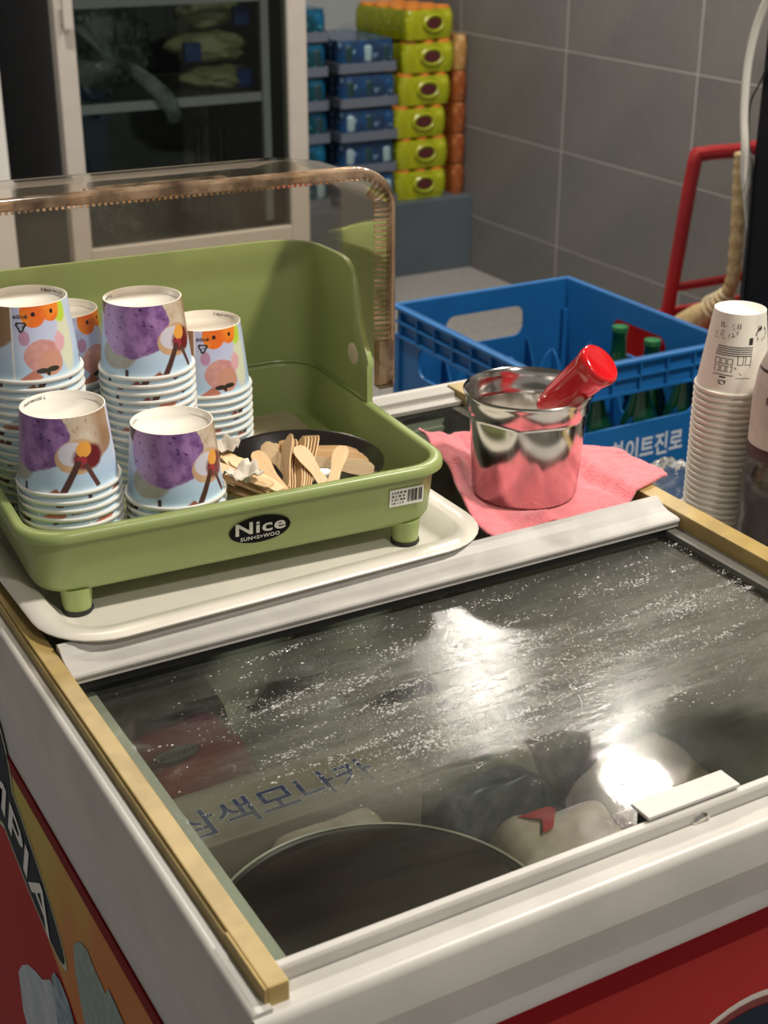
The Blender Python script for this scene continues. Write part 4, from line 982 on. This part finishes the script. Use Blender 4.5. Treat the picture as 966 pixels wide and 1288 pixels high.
b.add(*bw_(text2d('ıdsp', .0150, bold=.0002), -1.22, .1740, .0381)); b.add(*bw_(text2d('e', .006), -1.15, .160, .0381))
bt.part('label_lettering', b, mat('brown_ink', (.12, .06, .05), .6), w=False)
b = B(); b.add(*bw_(ellipse2d(.0075, .0055, 24), -1.12, .1930, .0374)); bt.part('label_emblem', b, mat('emblem_ink', (.20, .14, .09), .6), w=False)
o = crumple('plastic_bag', 'crumpled clear plastic bag between the freezer and coffee cups', (.684, .498, ST), .030, .022, .026, film_clear, 4.4, 'bag', .3, 26, 1.8)

# ================================================================== CRATES WITH BOTTLES
CX0, CX1, CY0, CY1 = 1.018, 1.386, 1.178, 1.622
def panel_holes(bb, axis, c0, t, a0, a1, z0, z1, hole=None, mi=0):
    """thin wall in the plane axis=c0..c0+t, spanning a0..a1 / z0..z1, with a rounded slot hole (h0,h1,k0,k1)"""
    def bx(p0, p1, q0, q1):
        if axis == 'x': bb.box(c0, c0+t, p0, p1, q0, q1, mi)
        else: bb.box(p0, p1, c0, c0+t, q0, q1, mi)
    if not hole: bx(a0, a1, z0, z1); return
    h0_, h1_, k0, k1 = hole; n = 6; r = min(.02, (k1-k0)/2*.9)
    # ring polygon strip around the slot
    outer = [(a0, z0), (a1, z0), (a1, z1), (a0, z1)]
    inner = []
    for cx_, cz_, aa in ((h1_-r, k0+r, -PI/2), (h1_-r, k1-r, 0), (h0_+r, k1-r, PI/2), (h0_+r, k0+r, PI)):
        inner.append([(cx_+r*math.cos(aa+PI/2*k/n), cz_+r*math.sin(aa+PI/2*k/n)) for k in range(n+1)])
    corner = [outer[1], outer[2], outer[3], outer[0]]
    def P(q, d): return (c0+d, q[0], q[1]) if axis == 'x' else (q[0], c0+d, q[1])
    for d in (0, t):
        for s_ in range(4):
            arc = inner[s_]; bb.add([P(corner[s_], d)]+[P(q, d) for q in arc], [tuple([0, k, k+1]) for k in range(1, n+1)], mi)
            nx = inner[(s_+1) % 4]; bb.add([P(corner[s_], d), P(arc[-1], d), P(nx[0], d), P(corner[(s_+1) % 4], d)], [(0, 1, 2, 3)], mi)
    loop = [q for arc in inner for q in arc]; m_ = len(loop)
    bb.add([P(q, 0) for q in loop]+[P(q, t) for q in loop], [(i, (i+1) % m_, m_+(i+1) % m_, m_+i) for i in range(m_)], mi)
    bb.add([P(q, 0) for q in outer]+[P(q, t) for q in outer], [(i, (i+1) % 4, 4+(i+1) % 4, 4+i) for i in range(4)], mi)
def crate(z, label):
    t = Thing('bottle_crate', label, 'crate', ((CX0+CX1)/2, (CY0+CY1)/2, z), 0, None)
    W_, D_ = (CX1-CX0)/2, (CY1-CY0)/2; H_ = .30; tk = .004
    hz = (.175, .240)
    b = B(); panel_holes(b, 'y', -D_, tk, -W_, W_, 0, H_, (-.125, .125, .188, .241)); wf = t.part('front_wall', b, blue, w=False)
    b = B(); panel_holes(b, 'y', D_-tk, tk, -W_, W_, 0, H_, (-.085, .085, .205, .262)); t.part('back_wall', b, blue, w=False)
    b = B(); panel_holes(b, 'x', -W_, tk, -D_, D_, 0, H_, (-.15, .15, .188, .241)); t.part('side_wall', b, blue, w=False)
    b = B(); panel_holes(b, 'x', W_-tk, tk, -D_, D_, 0, H_, (-.075, .075, .205, .262)); t.part('side_wall', b, blue, w=False)
    t.part('bottom', B().box(-W_+tk, W_-tk, -D_+tk, D_-tk, .004, .010), blue, w=False)
    # rim: top flange and two stepped bands below it, with webs
    for z0_, z1_, o_ in ((H_-.006, H_, .010), (H_-.030, H_-.026, .008), (H_-.056, H_-.051, .008)):
        b = B()
        b.box(-W_-o_, W_+o_, -D_-o_, -D_+.003, z0_, z1_); b.box(-W_-o_, -W_+.003, -D_+.003, D_-.003, z0_, z1_)
        if z1_ == H_: b.box(-W_-o_, W_+o_, D_-.003, D_+o_, z0_, z1_); b.box(W_-.003, W_+o_, -D_+.003, D_-.003, z0_, z1_)
        t.part('rim_band', b, blue, w=False, bevel=.0015)
    for x in np.linspace(-W_+.02, W_-.02, 7): t.part('web', B().box(x-.0015, x+.0015, -D_-.008, -D_, H_-.052, H_-.006), blue, w=False)
    for y in np.linspace(-D_+.02, D_-.02, 8): t.part('web', B().box(-W_-.008, -W_, y-.0015, y+.0015, H_-.052, H_-.006), blue, w=False)
    for sx_ in (-1, 1):
        for sy_ in (-1, 1): t.part('corner_post', B().box(W_-.014 if sx_ > 0 else -W_-.006, W_+.006 if sx_ > 0 else -W_+.014, D_-.014 if sy_ > 0 else -D_-.006, D_+.006 if sy_ > 0 else -D_+.014, .0, H_-.056), blue, w=False, bevel=.002)
    # dividers: scalloped top edge, 4 x 5 cells
    def div(axis, c_, a0, a1, n):
        bb = B(); poly = [(a0, .012)]; poly2 = []
        m_ = n*8
        for k in range(m_+1):
            a = a0+(a1-a0)*k/m_; ph = (k % 8)/8.0
            poly2.append((a, .140+.060*abs(math.cos(PI*ph))**2.0))
        full = [(a0, .012), (a1, .012)]+poly2[::-1]
        # strips to keep faces planar and simple
        for (x0_, z0_), (x1_, z1_) in zip(poly2, poly2[1:]):
            for q in (-.0012, .0012):
                pass
            V = []
            for q in (-.0013, .0013):
                for (xx, zz) in ((x0_, .012), (x1_, .012), (x1_, z1_), (x0_, z0_)):
                    V.append((c_+q, xx, zz) if axis == 'x' else (xx, c_+q, zz))
            bb.add(V, [(0, 1, 2, 3), (7, 6, 5, 4), (3, 2, 6, 7)])
        return bb
    for k in range(1, 4): t.part('divider', div('x', -W_+2*W_*k/4, -D_+tk, D_-tk, 5), blue, w=False)
    for k in range(1, 5): t.part('divider', div('y', -D_+2*D_*k/5, -W_+tk, W_-tk, 4), blue, w=False)
    # lettering
    b = B(); yv = -D_-.0006
    tv = text2d('하이트진로', .040, bold=.0009); sx_ = .150/(max(v[0] for v in tv[0])-min(v[0] for v in tv[0]))
    place2d(b, tv, (.030, yv, .140), (sx_, 0, 0), (0, 0, 1.05))
    tv = text2d('HITEJINRO BEVERAGE', .010); sx_ = .10/(max(v[0] for v in tv[0])-min(v[0] for v in tv[0])); place2d(b, tv, (.052, yv, .100), (sx_, 0, 0), (0, 0, 1))
    mo = Vector((-.074, yv, .141))
    for (cx_, h_) in ((-.012, .022), (.002, .034), (.012, .026)):
        b.add([mo+Vector((cx_-.008, 0, -.016)), mo+Vector((cx_+.006, 0, -.016)), mo+Vector((cx_+.003, 0, -.016+h_)), mo+Vector((cx_, 0, -.012+h_))], [(0, 1, 2, 3)])
    t.part('lettering', b, white_print, w=False)
    return t
crate(0.0, 'lower blue bottle crate standing on the floor under another crate')
crate(.30, 'upper blue bottle crate with white Korean lettering, top of stack')
bp = B().lathe([(.0001, .0), (.030, .0), (.0325, .004), (.0328, .135), (.030, .160), (.0180, .195), (.0140, .215), (.0132, .248), (.0142, .250), (.0142, .256), (.0132, .258)], 28)
bme = mesh('green_bottle', bp, bglass, smooth=True); cme = mesh('bottle_cap', B().lathe([(.0145, .252), (.0150, .254), (.0140, .261), (.0001, .262)], 20), tin, smooth=True)
W_, D_ = CX1-CX0, CY1-CY0
cells = [(2, 0), (3, 0), (1, 0), (3, 1), (3, 2)]
blb = {(2, 0): 'green glass bottle in the middle front cell of the upper crate', (3, 0): 'green glass bottle in the front corner cell of the upper crate, beside the lettering end', (1, 0): 'green glass bottle behind the steel cup in the front row of the upper crate', (3, 1): 'green glass bottle second along the crate side facing the tiled wall', (3, 2): 'green glass bottle third along the crate side facing the tiled wall'}
for (i, j) in cells:
    o = bpy.data.objects.new('green_bottle', bme); COL.objects.link(o); o.location = (CX0+W_*(i+.5)/4, CY0+D_*(j+.5)/5, .3104); tag(o, blb[(i, j)], 'bottle', 'green bottles in the crate')
    c_ = bpy.data.objects.new('bottle_cap', cme); link(c_, o)

# ================================================================== BLACK CABINET, HOSE, WIRE
KX = 1.372
bk = Thing('black_cabinet', 'tall matt black cabinet standing behind the coffee cups', 'cabinet', (1.60, .95, 0))
bk.part('carcass', B().box(KX, 1.85, .76, 1.150, .03, 1.60), black_cab, bevel=.004)
bk.part('door', B().box(KX+.002, 1.848, .745, .7595, .04, .864), black_cab, bevel=.002)
bk.part('door', B().box(KX+.002, 1.848, .745, .7595, .868, 1.595), black_cab, bevel=.002)
bk.part('plinth', B().box(KX+.02, 1.83, .78, 1.13, 0, .03), black_cab)
# smooth the path
def catmull(P, k=6):
    out = []
    for i in range(len(P)-1):
        p0, p1, p2, p3 = P[max(i-1, 0)], P[i], P[i+1], P[min(i+2, len(P)-1)]
        for q in range(k):
            t = q/k; out.append(.5*((2*p1)+(p2-p0)*t+(2*p0-5*p1+4*p2-p3)*t*t+(3*p1-p0-3*p2+p3)*t**3))
    out.append(P[-1]); return out
hp = [(1012, -64), (988, -34), (969, -7), (957, 18), (948, 46), (941, 80), (937.5, 115), (936, 150), (937, 185)]
P_ = [atx(q, KX-.0125) for q in hp]
P_ = [Vector((KX-.004, P_[0].y-.03, P_[0].z+.03))] + P_ + [Vector((KX-.004, 1.163, .875)), Vector((KX+.012, 1.164, .82)), Vector((KX+.035, 1.163, .70)), Vector((KX+.050, 1.160, .3)), Vector((KX+.050, 1.160, .0062))]
hs = obj('white_hose', B().tube(catmull(P_), .0062, 10), hose_w, smooth=True); tag(hs, 'white rubber hose hanging down beside the black cabinet', 'hose')
wp = [atx(q, KX-.004) for q in ((972, 62), (958, 100), (945, 126), (941.5, 155), (943, 190))]
ws = obj('black_wire', B().tube(catmull(wp+[Vector((KX-.003, 1.147, .88)), Vector((KX-.003, 1.140, .72)), Vector((KX-.003, 1.136, .4)), Vector((KX-.003, 1.13, .0018))]), .0016, 6), blackp, smooth=True); tag(ws, 'thin black wire looping beside the white hose', 'wire')

# ================================================================== RED CART + BROOM
cx_, cy_ = 2.15, 2.17
ca = Thing('red_cart', 'red steel hand cart with tall tube handle against the tiled wall', 'cart', (2.12, 1.95, 0))
def tubp(name, pts, r=.014, par=ca): return par.part(name, B().tube(pts, r, 10), red_steel, smooth=True)
pb = Vector((2.13, 2.20, .20)); pt = atx((875, 197), 2.15); pe = Vector((2.43, pt.y-.0, pt.z+.005)); pbr = Vector((2.41, 2.20, .20))
tubp('handle_tube', catmull([pb, pb.lerp(pt, .5), pt.lerp(pb, .04), pt+Vector((.02, 0, .004)), pt.lerp(pe, .5), pe-Vector((.02, 0, -.002)), pe.lerp(pbr, .05), pe.lerp(pbr, .5), pbr], 4), .0175)
k0 = pb.lerp(pt, .30); tubp('cross_bar', [k0, Vector((2.415, k0.y, k0.z))], .011)
b = B(); dx0, dx1, dy0, dy1 = 1.80, 2.46, 1.72, 2.23
b.loft([rr(dx0+.01, dx1-.01, dy0+.01, dy1-.01, .04, .135), rr(dx0, dx1, dy0, dy1, .05, .150), rr(dx0-.004, dx1, dy0-.004, dy1, .05, .275), rr(dx0+.012, dx1-.016, dy0+.012, dy1-.016, .045, .275), rr(dx0+.016, dx1-.02, dy0+.016, dy1-.02, .045, .165)], True, True)
ca.part('deck_tub', b, [red_steel], smooth=True, ang=50)
for x_, y_ in ((1.88, 1.80), (2.38, 1.80), (1.88, 2.15), (2.38, 2.15)):
    rings_ = [[(x_+d_, y_+r_*math.cos(2*PI*i/24), .06+r_*math.sin(2*PI*i/24)) for i in range(24)] for d_, r_ in ((-.015, .045), (-.013, .058), (.013, .058), (.015, .045))]
    wh = ca.part('wheel', B().loft(rings_, True, True), rubber, smooth=True); ca.part('wheel_bracket', B().box(x_-.022, x_+.022, y_-.018, y_+.018, .10, .136), red_steel, bevel=.003)
# broom: bound straw handle with rings and a flared brush head
xb = 2.06
bp_ = [atx(q, xb) for q in ((933, 192), (931, 215), (929, 260), (926, 310), (922, 350), (913, 372), (898, 390), (880, 405), (862, 425))]
bpz = catmull([Vector((xb+.0*i, q.y, q.z)) for i, q in enumerate(bp_)], 8)
br = Thing('straw_broom', 'straw broom with bound ribbed handle leaning on the red cart', 'broom', tuple(bpz[-1]))
nb = len(bpz); hn = int(nb*.66)
br.part('bound_handle', B().tube(bpz[:hn], [.0135+.0035*abs(math.sin(i*.9)) for i in range(hn)], 12), straw, smooth=True)
tail = bpz[hn-2:]; rad = [.016+.045*(i/(len(tail)-1))**1.2 for i in range(len(tail))]
br.part('brush_head', B().tube(tail, rad, 22), straw, smooth=True, ang=80)
b = B()
for k in range(5):
    i = hn-3+k*2; t_ = (bpz[i+1]-bpz[i-1]).normalized(); q = bpz[i]; rr_ = .018+.004*k
    a1 = t_.cross(Vector((0, 0, 1))).normalized(); a2 = t_.cross(a1)
    b.tube([q+(a1*math.cos(2*PI*s/20)+a2*math.sin(2*PI*s/20))*rr_ for s in range(21)], .0025, 6)
br.part('binding', b, mat('binding_twine', (.62, .52, .34), .8), smooth=True)

# ================================================================== FRIDGE
FRX0, FRX1, FRY = .839, 1.487, 2.90
f = Thing('display_fridge', 'upright glass door fridge with warm white door frame and charcoal side', 'fridge', ((FRX0+FRX1)/2, FRY+.3, 0))
b = B(); b.box(FRX0, FRX0+.03, FRY+.045, FRY+.62, .05, 1.90); b.box(FRX1-.03, FRX1, FRY+.045, FRY+.62, .05, 1.90); b.box(FRX0+.03, FRX1-.03, FRY+.59, FRY+.62, .05, 1.90)
b.box(FRX0+.03, FRX1-.03, FRY+.045, FRY+.59, 1.86, 1.90); b.box(FRX0+.03, FRX1-.03, FRY+.045, FRY+.59, .05, .36)
f.part('cabinet', b, [fr_side], bevel=.003)
b = B(); b.box(FRX0+.031, FRX0+.036, FRY+.05, FRY+.588, .361, 1.858); b.box(FRX1-.036, FRX1-.031, FRY+.05, FRY+.588, .361, 1.858); b.box(FRX0+.036, FRX1-.036, FRY+.582, FRY+.588, .361, 1.858); b.box(FRX0+.036, FRX1-.036, FRY+.05, FRY+.582, .361, .366)
f.part('inner_lining', b, fr_in)
dz0, dz1 = .30, 1.88
sl, sr = .046, .052
b = B(); b.box(FRX0, FRX0+sl, FRY, FRY+.04, dz0, dz1); b.box(FRX1-sr, FRX1, FRY, FRY+.04, dz0, dz1); b.box(FRX0+sl, FRX1-sr, FRY, FRY+.04, dz0, .432); b.box(FRX0+sl, FRX1-sr, FRY, FRY+.04, 1.80, dz1)
dr = f.part('door_frame', b, fr_frame, bevel=.003)
b = B(); b.box(FRX0+sl, FRX1-sr, FRY+.012, FRY+.016, .432, 1.80); obj('door_pane', b, door_glass, dr)
b = B(); b.box(FRX0+.012, FRX0+.034, FRY-.030, FRY-.018, .955, 1.30); b.box(FRX0+.014, FRX0+.030, FRY-.019, FRY, .965, 1.00); b.box(FRX0+.014, FRX0+.030, FRY-.019, FRY, 1.25, 1.29); obj('door_handle', b, fr_frame, dr, bevel=.003)
f.part('kick_panel', B().box(FRX0, FRX1, FRY+.02, FRY+.044, .05, .295), fr_frame, bevel=.003)
b = B(); b.box(FRX1-sr-.050, FRX1-sr-.030, FRY+.05, FRY+.065, .44, 1.80); f.part('shelf_track', b, fr_shelf)
for zs in (.762, 1.005, 1.30):
    b = B(); b.box(FRX0+.04, FRX1-.085, FRY+.060, FRY+.070, zs-.014, zs+.008)
    for k in range(26): x_ = FRX0+.045+k*(.51/25); b.box(x_-.0015, x_+.0015, FRY+.07, FRY+.57, zs-.003, zs)
    b.box(FRX0+.04, FRX1-.085, FRY+.56, FRY+.57, zs-.006, zs); f.part('shelf', b, fr_shelf)
for x_ in (FRX0+.06, FRX1-.06):
    for y_ in (FRY+.10, FRY+.56): f.part('foot', B().lathe([(.018, 0), (.018, .05)], 14, (x_, y_, 0), True, True), rubber)
# contents
SH = .762
leaf = mat('pale_leaf', (.32, .40, .28), .6, var=.3, vscale=30)
crumple('vegetable_bag', 'milky plastic bag with a twisted neck on the upper fridge shelf', (.985, 3.13, SH+.001), .072, .09, .085, veg_film, 1.3, 'bag', .5, 30, 2.2)
crumple('vegetable_bag', 'milky plastic bag hanging behind others by the pale cabbages', (1.130, 3.26, SH+.001), .060, .08, .090, veg_film, 2.9, 'bag', .5, 26, 2.5)
crumple('vegetable_bag', 'wide milky plastic bag on the fridge bottom under the shelf', (1.008, 3.11, .367), .085, .085, .085, veg_film, 6.2, 'bag', .5, 30, 2.4)
crumple('vegetable_bag', 'small milky plastic bag on the fridge bottom beside dark bottles', (1.150, 3.22, .367), .055, .07, .070, veg_film, 8.1, 'bag', .45, 24, 2.4)
def pleated(parent, name, pts, rad, seed, n=40):
    b = B(); P = catmull([Vector(q) for q in pts], 5); R_ = []
    for i in range(len(P)):
        t = i/(len(P)-1)*(len(rad)-1); a = int(min(t, len(rad)-1.001)); R_.append(rad[a]+(rad[a+1]-rad[a])*(t-a))
    rings = []; prev = None
    for i, p in enumerate(P):
        t = (P[min(i+1, len(P)-1)]-P[max(i-1, 0)]).normalized(); a = t.cross(Vector((0, 1, .1))).normalized(); c = t.cross(a)
        rings.append([p+(a*math.cos(2*PI*k/n)+c*math.sin(2*PI*k/n)*.7)*R_[i]*(1+.28*noise.noise((math.cos(2*PI*k/n)*4+seed, math.sin(2*PI*k/n)*4, i*.06))) for k in range(n)])
    b.loft(rings, False, False); o = obj(name, b, veg_film, smooth=True, ang=80); o.parent = parent; o.matrix_parent_inverse = Matrix.Translation(parent.location).inverted(); return o
vb = [o for o in bpy.data.objects if o.get('label', '').startswith('milky plastic bag with a twisted neck')][0]
q = lambda x, y, d: tuple(aty((x, y), d))
pleated(vb, 'twisted_neck', [q(114, 97, 3.06), q(128, 92, 3.03), q(143, 79, 3.02), q(165, 86, 2.985), q(190, 105, 2.950), q(212, 128, 2.939), q(222, 152, 2.939)], [.060, .036, .010, .014, .017, .020, .019], 1.0)
pleated(vb, 'bag_top', [q(143, 79, 3.02), q(132, 55, 3.03), q(120, 30, 3.05), q(112, 12, 3.06)], [.009, .030, .055, .060], 4.0)
yel = mat('pale_yellow_bag', (.45, .43, .26), .5, col2=(.33, .36, .16), vscale=14); blab = mat('blue_label', (.02, .06, .22), .4)
for k, (dx, sz, sx) in enumerate(((.015, .030, .100), (-.005, .040, .105), (.000, .038, .085))):
    zz = SH+.001+sum((.068, .084)[:k])
    o = crumple('cabbage_bag', ['bottom pale yellow cabbage bag on the fridge shelf', 'middle pale yellow cabbage bag with blue label', 'topmost pale yellow cabbage bag under the white shelf'][k], (1.315+dx, 3.13, zz), sx, .09, sz, yel, 11.3+k*2, 'bag', .25, 20, 2.0)
    b = B(); lx = (.05, -.075, .06)[k]; b.loft([rr(lx-.022, lx+.022, -.012, .012, .003, 0), rr(lx-.022, lx+.022, -.012, .012, .003, .045)], True, True)
    lo_ = obj('blue_label', b, blab, o, bevel=.001); lo_.location = (0, -.080, sz*.35)
bsm = mesh('dark_bottle', B().lathe([(.0001, 0), (.026, 0), (.027, .003), (.027, .085), (.022, .105), (.011, .130), (.0105, .160), (.0125, .162), (.0125, .172), (.0001, .173)], 24), mat('dark_glass', (.012, .012, .008), .06, coat=.5), smooth=True)
labm = mesh('paper_label', B().lathe([(.0245, .096), (.0238, .100), (.0200, .112), (.0180, .116)], 24), mat('dull_gold_label', (.28, .24, .12), .5), smooth=True)
for (p_, yy), lb_ in zip((((250, 205), 3.08), ((279, 212), 3.10)), ('dark glass sauce bottle next to the milky bag in the fridge', 'dark glass sauce bottle standing free in the fridge bottom')):
    q = aty(p_, yy); o = bpy.data.objects.new('sauce_bottle', bsm); COL.objects.link(o); o.location = (q.x, yy, .3665); o.scale = (1, 1, 1.74); tag(o, lb_, 'bottle'); c_ = bpy.data.objects.new('paper_label', labm); link(c_, o)
# white neighbour cabinet at the far left
wn = Thing('white_cabinet', 'tall white cabinet left of the charcoal fridge side', 'cabinet', (.40, 3.2, 0))
wn.part('carcass', B().box(.10, .702, 2.93, 3.50, .05, 1.90), white_pl, bevel=.004)
wn.part('door', B().box(.104, .700, 2.90, 2.928, .08, 1.88), white_pl, bevel=.004)
wn.part('plinth', B().box(.12, .68, 2.96, 3.48, 0, .05), rubber)

# ================================================================== CAN PACKS ON THE LEDGE
LZ = .2522
def film_mat(name, c, c2, c3):
    m, p = newmat(name); b = NB(m); co = b.coord('Object'); n = b.noise(16., 4., co, .65); n2 = b.noise(45., 2., co)
    k = b.mix(b.ramp(n, .35, .65), c, c2); k = b.mix(b.ramp(n2, .60, .72), k, c3); b.t.links.new(k, p.inputs['Base Color']); p.inputs['Roughness'].default_value = .16
    b.t.links.new(b.bump(n, .5, .01), p.inputs['Normal']); return m
yfilm = film_mat('lime_film', (.36, .38, .010), (.27, .30, .012), (.44, .46, .05)); ofilm = film_mat('orange_brown_film', (.30, .085, .020), (.20, .050, .015), (.38, .16, .06))
bfilm = film_mat('blue_film', (.010, .06, .17), (.018, .035, .08), (.22, .38, .52)); bfilm2 = film_mat('teal_blue_film', (.006, .10, .22), (.004, .045, .06), (.08, .36, .42))
hole_m = mat('hole_dark_cans', (.07, .012, .014), .5); orange_lid = mat('orange_can_top', (.60, .20, .03), .4); card = mat('grey_carton_tray', (.11, .13, .17), .6); can_d = mat('dark_can', (.02, .05, .06), .3); can_l = mat('pale_can', (.30, .42, .46), .3)
orange_tan = film_mat('tan_film', (.42, .24, .08), (.32, .16, .05), (.5, .34, .16))
def lumpy_box(w_, d_, h_, nx=7, ny=9, nz=4, r=.02, bulge=.006):
    """film wrapped pack: rounded box bulging over the cans, origin at bottom centre"""
    bb = B(); rows = []
    for k in range(nz+1):
        z = h_*k/nz; e = .0
        ins = r*.6*(1-math.sqrt(max(0, 1-((max(0, abs(z-h_/2)-(h_/2-r*.6)))/(r*.6))**2)))
        base = rr(-w_/2+ins, w_/2-ins, -d_/2+ins, d_/2-ins, r, z, 4)
        # subdivide the straight sides
        ring_ = []
        L = len(base)
        for i in range(L):
            p0, p1 = Vector(base[i]), Vector(base[(i+1) % L]); ln = (p1-p0).length; q = max(1, int(ln/.022))
            for s_ in range(q):
                pt_ = p0.lerp(p1, s_/q); ring_.append(pt_)
        rows.append(ring_)
    m_ = min(len(r_) for r_ in rows); base_n = len(rows[nz//2])
    rows = [r_ for r_ in rows if len(r_) == base_n] if all(len(r_) == base_n for r_ in rows) else [[Vector((p.x, p.y, h_*k/nz)) for p in rows[nz//2]] for k in range(nz+1)]
    out = []
    for k, r_ in enumerate(rows):
        sc_ = 1.0 if 0 < k < nz else .965
        o_ = []
        for i, p in enumerate(r_):
            bl_ = bulge*math.cos(p.x*2*PI/.066)*.5 if abs(p.y) > d_/2-.01 else bulge*math.cos(p.y*2*PI/.066)*.5
            nn = Vector((p.x/(w_/2), p.y/(d_/2), 0)); nn.normalize(); f_ = math.sin(PI*k/nz)
            o_.append((p.x*sc_+nn.x*bl_*f_, p.y*sc_+nn.y*bl_*f_, p.z))
        out.append(o_)
    bb.loft(out, True, True); return bb
def can_top(bb, x, y, z, r=.030, h=.006): bb.lathe([(r, z-.01), (r, z), (r-.004, z+h), (.0001, z+h*.6)], 14, (x, y, 0))
PW, PD, PH = .196, .30, .1042
xy0 = aty((503, 245), 3.72).x+PW/2; OW = XW-.008-(xy0+PW/2+.028)
ymesh = mesh('pack_wrap', lumpy_box(PW, PD, PH-.011), yfilm, smooth=True, ang=50); omesh = mesh('pack_wrap', lumpy_box(OW, PD, PH-.004), ofilm, smooth=True, ang=50); tmesh = mesh('pack_wrap', lumpy_box(OW, PD, PH+.008), orange_tan, smooth=True, ang=50)
hb = B(); V, F = ellipse2d(.030, .017, 24); hb.add([(x, -.0005, z) for x, z in V], F)
for i in range(24):
    a0, a1 = 2*PI*i/24, 2*PI*(i+1)/24
    hb.add([(.034*math.cos(a0), -.001, .020*math.sin(a0)), (.034*math.cos(a1), -.001, .020*math.sin(a1)), (.039*math.cos(a1), -.005, .025*math.sin(a1)), (.039*math.cos(a0), -.005, .025*math.sin(a0)), (.046*math.cos(a1), .000, .031*math.sin(a1)), (.046*math.cos(a0), .000, .031*math.sin(a0))], [(0, 1, 2, 3), (3, 2, 4, 5)], 1)
hmesh = mesh('carry_hole', hb, [hole_m, yfilm], smooth=True)
ctb = B()
for i in range(3):
    for j in range(4): can_top(ctb, -PW/2+.034+i*.064, -PD/2+.032+j*.0785, PH-.0045, .028, .003)
ctmesh = mesh('can_tops', ctb, orange_lid, smooth=True)
YL = ['bottom', 'second', 'third', 'fourth', 'fifth']
jit = [0, .004, -.006, .010, .022]
for k in range(6):
    z = LZ+k*PH
    t = Thing('can_pack', ('%s lime yellow can pack of the stack on the tiled ledge' % YL[k]) if k < 5 else 'tilted top lime yellow can pack of the stack', 'can pack', (xy0+(jit[k] if k < 5 else .008), 3.735+PD/2, z+(.0 if k < 5 else .001)), 0 if k < 5 else .14, 'lime can packs')
    obj('pack_wrap', ymesh, None, t.o); h_ = obj('carry_hole', hmesh, None, t.o); h_.location = (.006, -PD/2-.004, PH*.48); c_ = obj('can_tops', ctmesh, None, t.o)
for k in range(5):
    t = Thing('can_pack', 'orange brown can pack of the column by the tiled wall, %s one' % ['lowest', 'second', 'middle', 'fourth', 'paler top'][k], 'can pack', (XW-.004-OW/2, 3.74+PD/2, LZ+k*PH), 0, 'orange can packs')
    obj('pack_wrap', omesh if k < 4 else tmesh, None, t.o)
# blue packs: carton tray, cans, film over them
def blue_pack(fm, w_, seed):
    d_ = .34; h_ = .104
    out = {}
    tb = B(); tb.loft([rr(-w_/2, w_/2, -d_/2, d_/2, .012, 0), rr(-w_/2, w_/2, -d_/2, d_/2, .012, .030), rr(-w_/2+.004, w_/2-.004, -d_/2+.004, d_/2-.004, .010, .030), rr(-w_/2+.004, w_/2-.004, -d_/2+.004, d_/2-.004, .010, .004)], True, True)
    out['carton_tray'] = mesh('carton_tray', tb, card)
    fb = lumpy_box(w_-.012, d_-.012, h_-.010); fb.v = [(x, y, z+.006) for x, y, z in fb.v]; out['pack_wrap'] = mesh('pack_wrap', fb, fm, smooth=True, ang=50)
    cb = B(); rnd = random.Random(seed); nn = int(w_/.066)
    for i in range(nn):
        x = -w_/2+.040+i*(w_-.080)/max(1, nn-1)
        if rnd.random() < .75: cb.lathe([(.0255, .034), (.0275, .040), (.0275, .078), (.020, .086)], 16, (x, -d_/2+.0290, 0), False, True, rnd.randrange(2))
    if not cb.v: cb.lathe([(.0255, .034), (.0275, .040), (.0275, .078), (.020, .086)], 16, (0, -d_/2+.0290, 0), False, True, 0)
    out['can'] = mesh('can', cb, [can_d, can_l], smooth=True); out['can_row'] = out.pop('can')
    return out
xb1 = aty((385, 100), 3.74).x; xb2 = aty((503, 100), 3.74).x
for ci, (xc, w_, n_, fm, lb_) in enumerate(((0, .22, 6, bfilm2, 'teal blue can pack of the column behind the fridge door frame'), (0, .216, 5, bfilm, 'blue can pack of the column touching the lime yellow packs'))):
    xr = xy0-PW/2-.010-(0 if ci else .216+.014)
    xc = xr-w_/2; rk = ['lowest', 'second', 'third', 'fourth', 'fifth', 'sixth', 'topmost']
    PH2 = .1062 if ci == 0 else .1085
    for k in range(n_):
        ms = blue_pack(fm, w_, ci*10+k)
        nm_ = rk[k] if k < n_-1 else 'topmost'
        t = Thing('can_pack', nm_+' '+lb_, 'can pack', (xc+random.Random(k+ci*9).uniform(-.006, .006), (3.93 if ci == 0 else 3.885)+random.Random(k+ci).uniform(-.006, .006), LZ+.0005+k*PH2+(0 if ci == 0 else 0)), 0, 'blue can packs')
        for kk, me_ in ms.items(): obj(kk, me_, None, t.o)
